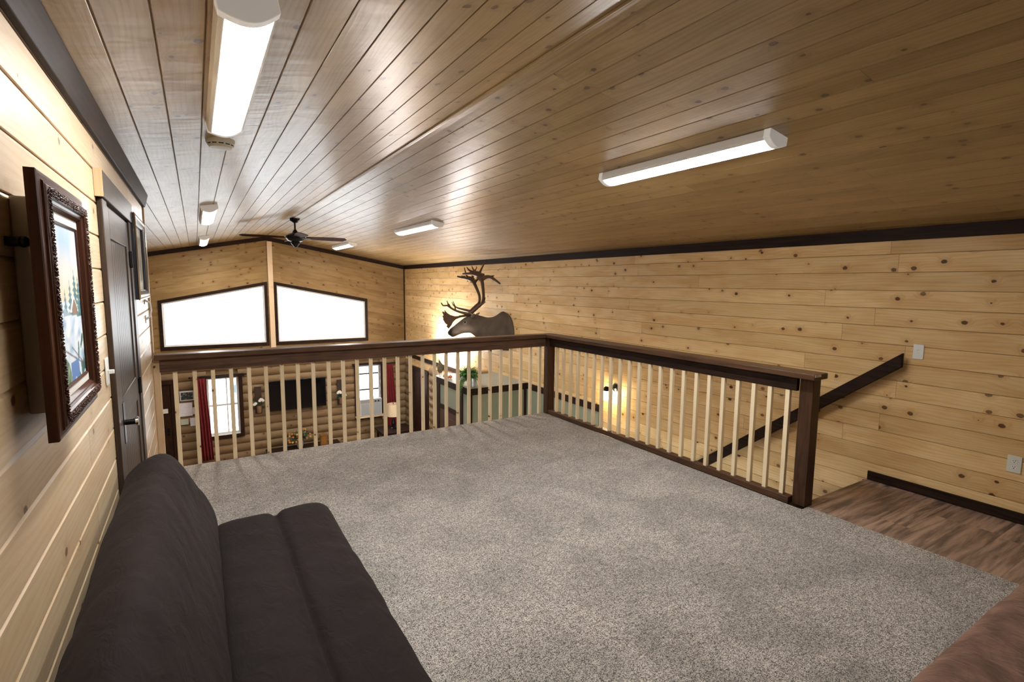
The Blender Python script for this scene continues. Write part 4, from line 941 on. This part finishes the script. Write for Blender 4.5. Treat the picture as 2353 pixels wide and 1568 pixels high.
CB['Bt']=[[(0.733, 1.719), (0.787, 1.74), (0.851, 1.755), (0.937, 1.767), (1.018, 1.785)], [(0.894, 1.77), (0.964, 1.8)], [(0.797, 1.739), (0.84, 1.801), (0.882, 1.955)], [(0.733, 1.74), (0.722, 1.842), (0.658, 1.955)], [(0.68, 1.689), (0.616, 1.735), (0.531, 1.756)], [(0.584, 1.257), (0.514, 1.299), (0.493, 1.393)]]
CB['C']=[(0.702, 1.089), (0.842, 1.107), (0.983, 1.147), (1.08, 1.197), (1.145, 1.238), (1.222, 1.237), (1.26, 1.289)]
CB['Ct']=[[(1.124, 1.223), (1.129, 1.28), (1.145, 1.332)], [(0.983, 1.152), (0.998, 1.24), (1.025, 1.323)], [(1.08, 1.202), (1.107, 1.275)]]
CB['Cb']=[(0.745, 1.135), (0.896, 1.169), (0.982, 1.188), (1.047, 1.219)]
CB['Cbt']=[[(1.037, 1.214), (1.08, 1.249), (1.107, 1.301)]]
CB['stem']=[(0.723, 1.073), (0.831, 1.05), (0.94, 1.032)]
CB['shovel']=[(0.853, 1.055), (0.94, 1.045), (1.016, 1.036), (1.114, 1.06), (1.168, 1.091), (1.223, 1.148), (1.217, 1.1), (1.256, 1.126), (1.265, 1.11), (1.24, 1.047), (1.265, 1.042), (1.246, 0.995), (1.251, 0.973), (1.213, 0.911), (1.192, 0.885), (1.164, 0.875), (1.186, 0.843), (1.143, 0.798), (1.093, 0.861), (1.06, 0.925), (1.005, 0.978), (0.918, 1.012), (0.842, 1.029)]
MO = Vector((4.90, 8.13, 0)); DD = Vector((-.742, .670, 0)); NN = Vector((.670, .742, 0))
def cp3(s, z, t=0): return MO + DD * s + NN * t + Vector((0, 0, z))
o = thing('caribou_mount', 'mounted caribou head with tall branching antlers on the right wall', 'animal trophy', (XR, 8.15, .75))
hw = [.030, .062, .070, .072, .092, .105, .118, .120, .135, .165, .205, .225, .225]
rings = []; nseg = 28; cols = []
S_ = CB['secs']; S_[0] = ((1.150, .752), (1.118, .668)); S_[1] = ((1.112, .800), (1.062, .640)); hw[0] = .046; hw[1] = .066
for i, (tp, bt) in enumerate(S_):
    c = Vector(((tp[0] + bt[0]) / 2, (tp[1] + bt[1]) / 2)); up = Vector(((tp[0] - bt[0]) / 2, (tp[1] - bt[1]) / 2)); r = []
    for k in range(nseg):
        a = 2 * PI * k / nseg; ca, sa = math.cos(a), math.sin(a)
        wv = hw[i] * (1 - .18 * ca) if i < 7 else hw[i] * (1 - .12 * ca)
        q = cp3(c.x + up.x * ca, c.y + up.y * ca, wv * sa)
        if i >= 10:
            f = (i - 9) / 3; ax_ = Vector((0, 1, 0)); lat = NN.lerp(ax_, f); q = cp3(c.x + up.x * ca, c.y + up.y * ca, 0) + lat * wv * sa
        if i == 12: q.x = XR - .012
        q.x = min(q.x, XR - .012 - (12 - i) * .01); r.append(tuple(q))
    rings.append(r)
# smooth interpolation between sections (catmull)
def cat(a, b, c, d, t): return .5 * ((2 * b) + (-a + c) * t + (2 * a - 5 * b + 4 * c - d) * t * t + (-a + 3 * b - 3 * c + d) * t ** 3)
fine = []; n = len(rings)
for i in range(n - 1):
    for s in range(5):
        t_ = s / 5; A_, B_, C_, D_ = rings[max(i - 1, 0)], rings[i], rings[i + 1], rings[min(i + 2, n - 1)]
        fine.append([tuple(min(cat(A_[k][j], B_[k][j], C_[k][j], D_[k][j], t_), XR - .010 if j == 0 else 99) for j in range(3)) for k in range(nseg)])
fine.append(rings[-1]); 
tip = [tuple(Vector(rings[0][k]).lerp(Vector(cp3(1.142, .706)), .35) + Vector(DD) * .014) for k in range(nseg)]
t = MB(); t.rings([tip] + fine)
me = bpy.data.meshes.new('head_and_neck'); me.from_pydata(t.v, [], t.f); ca_ = me.color_attributes.new('Col', 'FLOAT_COLOR', 'POINT')
for i, v in enumerate(me.vertices):
    s = (v.co - MO).dot(DD); z = v.co.z; lat = (v.co - MO).dot(NN); ns = mnoise.noise(v.co * 9) * .5 + mnoise.noise(v.co * 25) * .3
    c = lerp3((.066, .045, .031), (.13, .095, .070), .5 + ns)
    # lighter cheek and jaw
    k = math.exp(-((s - .80) / .16) ** 2 - ((z - .80) / .07) ** 2); c = lerp3(c, (.46, .37, .30), k * .95)
    k = math.exp(-((s - .95) / .08) ** 2 - ((z - .74) / .04) ** 2); c = lerp3(c, (.44, .36, .30), k * .8)
    if s > 1.03: c = lerp3(c, (.018, .012, .010), (s - 1.03) / .05)
    if s > 1.09 and z < .68: c = lerp3(c, (.25, .2, .17), .5)
    under = .50 + .14 * (s - .2)
    if z < .66 and .30 < s < .74: c = lerp3(c, (.50, .45, .38), (.66 - z) / .05)
    k = math.exp(-((s - .80) / .035) ** 2 - ((z - .925) / .03) ** 2); c = lerp3(c, (.36, .30, .24), k * .8)
    ca_.data[i].color = (c[0], c[1], c[2], 1)
for p_ in me.polygons: p_.use_smooth = True
ob = bpy.data.objects.new('head_and_neck', me); COL.objects.link(ob); me.materials.append(vcol('caribou_hide', .75, .25, .25, 120)); ob.parent = o; ob.matrix_parent_inverse = parent_inv(o)
bm = bmesh.new(); bm.from_mesh(me); bmesh.ops.recalc_face_normals(bm, faces=bm.faces); bm.to_mesh(me); bm.free()
for s in (-1, 1):
    es, ez = CB['eye'][0]; L_ = s * .090
    t = MB(); t.ball(cp3(es, ez, L_), .017); t.build('eye', M['blackpl'], o, smooth=True)
    t = MB(); e0, e1, e2 = CB['ear']; b0 = cp3(e0[0] - .03, e0[1] - .01, s * .095); tp_ = cp3(e1[0] - .07, e1[1] + .01, s * .20)
    d_ = tp_ - b0; t.rings([[tuple(b0 + d_ * f + DD * (r * math.cos(a)) + Vector((0, 0, 1)) * (r * .35 * math.sin(a)) + NN * (.3 * r * math.sin(a))) for a in [2 * PI * k / 12 for k in range(12)]] for f, r in ((0, .018), (.25, .033), (.55, .036), (.8, .024), (1, .003))]); t.build('ear', bpy.data.materials['caribou_hide'] if 0 else plain('ear_hair_%d' % (s + 1), (.22, .18, .145), .8), o, smooth=True)
    t = MB(); t.tube([cp3(1.145, .688, s * .030), cp3(1.11, .686, s * .052), cp3(1.06, .694, s * .062), cp3(1.02, .712, s * .066)], [.004, .0045, .004, .002], 6); t.build('mouth_line', M['blackpl'], o, smooth=True)
    t = MB(); t.ball(cp3(1.128, .742, s * .040), .012, 1, 1, .8); t.build('nostril', M['blackpl'], o, smooth=True)
def smoothpath(P, sub=4):
    out = []
    for i in range(len(P) - 1):
        a, b, c, d = P[max(i - 1, 0)], P[i], P[i + 1], P[min(i + 2, len(P) - 1)]
        for s in range(sub): out.append(tuple(cat(a[j], b[j], c[j], d[j], s / sub) for j in range(len(a))))
    out.append(P[-1]); return out
def branch(mb, pts, r0, r1, tl, t_end=None, sub=4, fl=1.0):
    n = len(pts); P = []
    for i, (s, z) in enumerate(pts):
        f = i / (n - 1); P.append((s, z, tl + ((t_end if t_end is not None else tl) - tl) * f))
    P = smoothpath(P, sub); m = len(P); mb.tube([cp3(*p) for p in P], [r0 + (r1 - r0) * (i / (m - 1)) ** .8 for i in range(m)], 8, flat=fl)
amat = stained('antler_bone', (.085, .050, .028), 2, .5, .4)
def antler(key, tk, ck, ctk, base, spread, nm):
    t = MB(); ml = lambda i: base + (spread - base) * i
    P = CB[key]; n = len(P); PP = smoothpath([(s, z, base + (spread - base) * min(1, i / 3.0)) for i, (s, z) in enumerate(P)], 5); m = len(PP)
    t.tube([cp3(*p) for p in PP], [.030 - .006 * math.sin(PI * i / (m - 1)) + .010 * (i / (m - 1)) ** 3 for i in range(m)], 10)
    for i, tn in enumerate(CB[tk]):
        big = len(tn) >= 4; last = i == len(CB[tk]) - 1
        branch(t, tn, .044 if big else .034, .015 if big else .006, spread * (.75 if last else 1), spread + (.05 if i % 2 else -.04) * (1 if spread > 0 else -1))
    # palmated top plate
    q = P[-1]; t.prism([(0, 0)], 2, 0, 0) if 0 else None
    branch(t, CB[ck], .028, .011, base, base * 1.5)
    for tn in CB[ctk]: branch(t, tn, .018, .006, base * 1.4, base * 1.8)
    t.ball(cp3(P[0][0] + .01, P[0][1] - .035, base * .8), .020, 1, 1, .6)
    return t
t = antler('A', 'At', 'C', 'Ct', -.055, -.20, 'near')
branch(t, [(.50, 1.72), (.46, 1.79), (.45, 1.84)], .065, .050, -.20, -.20, fl=.35)
branch(t, [(.46, 1.78), (.52, 1.83), (.60, 1.84)], .062, .034, -.20, -.20, fl=.35)
t.build('antler', amat, o, smooth=True)
t = antler('B', 'Bt', 'Cb', 'Cbt', .055, .20, 'far')
branch(t, [(.72, 1.70), (.77, 1.745), (.86, 1.765)], .060, .030, .20, .20, fl=.35)
t.build('antler', amat, o, smooth=True)
t = MB(); branch(t, CB['stem'], .026, .020, -.03, 0)
pl = CB['shovel']; t.add([cp3(s, z, -.012) for s, z in pl] + [cp3(s, z, .012) for s, z in pl], [tuple(range(len(pl))), tuple(range(len(pl), 2 * len(pl)))[::-1]] + [(i, (i + 1) % len(pl), len(pl) + (i + 1) % len(pl), len(pl) + i) for i in range(len(pl))])
t.build('brow_shovel', amat, o)

# ------------------------------------------------------------------ world, camera, view
W_ = bpy.data.worlds.new('World'); bpy.context.scene.world = W_; W_.use_nodes = True; nt = W_.node_tree; nt.nodes.clear()
wo = nt.nodes.new('ShaderNodeOutputWorld'); bg = nt.nodes.new('ShaderNodeBackground'); nt.links.new(bg.outputs[0], wo.inputs[0])
tc = nt.nodes.new('ShaderNodeTexCoord'); nz = nt.nodes.new('ShaderNodeTexNoise'); nz.inputs['Scale'].default_value = 9; nz.inputs['Detail'].default_value = 5
nt.links.new(tc.outputs['Generated'], nz.inputs['Vector']); rp = nt.nodes.new('ShaderNodeValToRGB'); rp.color_ramp.elements[0].position = .38; rp.color_ramp.elements[1].position = .48
rp.color_ramp.elements[0].color = (.080, .108, .114, 1); rp.color_ramp.elements[1].color = (.90, .96, 1, 1); nt.links.new(nz.outputs['Fac'], rp.inputs[0]); nt.links.new(rp.outputs[0], bg.inputs[0])
bg.inputs[1].default_value = 2.5

cam = bpy.data.cameras.new('camera'); co = bpy.data.objects.new('camera', cam); COL.objects.link(co)
RT = [[0.852609, -0.522488, 0.007987], [-0.05089, -0.098236, -0.993861], [0.520065, 0.846969, -0.110347]]
cam.sensor_width = 36; cam.sensor_fit = 'HORIZONTAL'; cam.lens = 1180 / 2353 * 36; cam.clip_start = .02
cam.dof.use_dof = False
co.matrix_world = Matrix(((RT[0][0], -RT[1][0], -RT[2][0], 0), (RT[0][1], -RT[1][1], -RT[2][1], 0), (RT[0][2], -RT[1][2], -RT[2][2], 1.65), (0, 0, 0, 1)))
sc = bpy.context.scene; sc.camera = co
sc.view_settings.view_transform = 'Standard'; sc.view_settings.look = 'None'; sc.view_settings.gamma = 1; sc.view_settings.exposure = 1.5
sc.cycles.max_bounces = 10; sc.cycles.diffuse_bounces = 6; sc.cycles.glossy_bounces = 4; sc.cycles.sample_clamp_indirect = 8
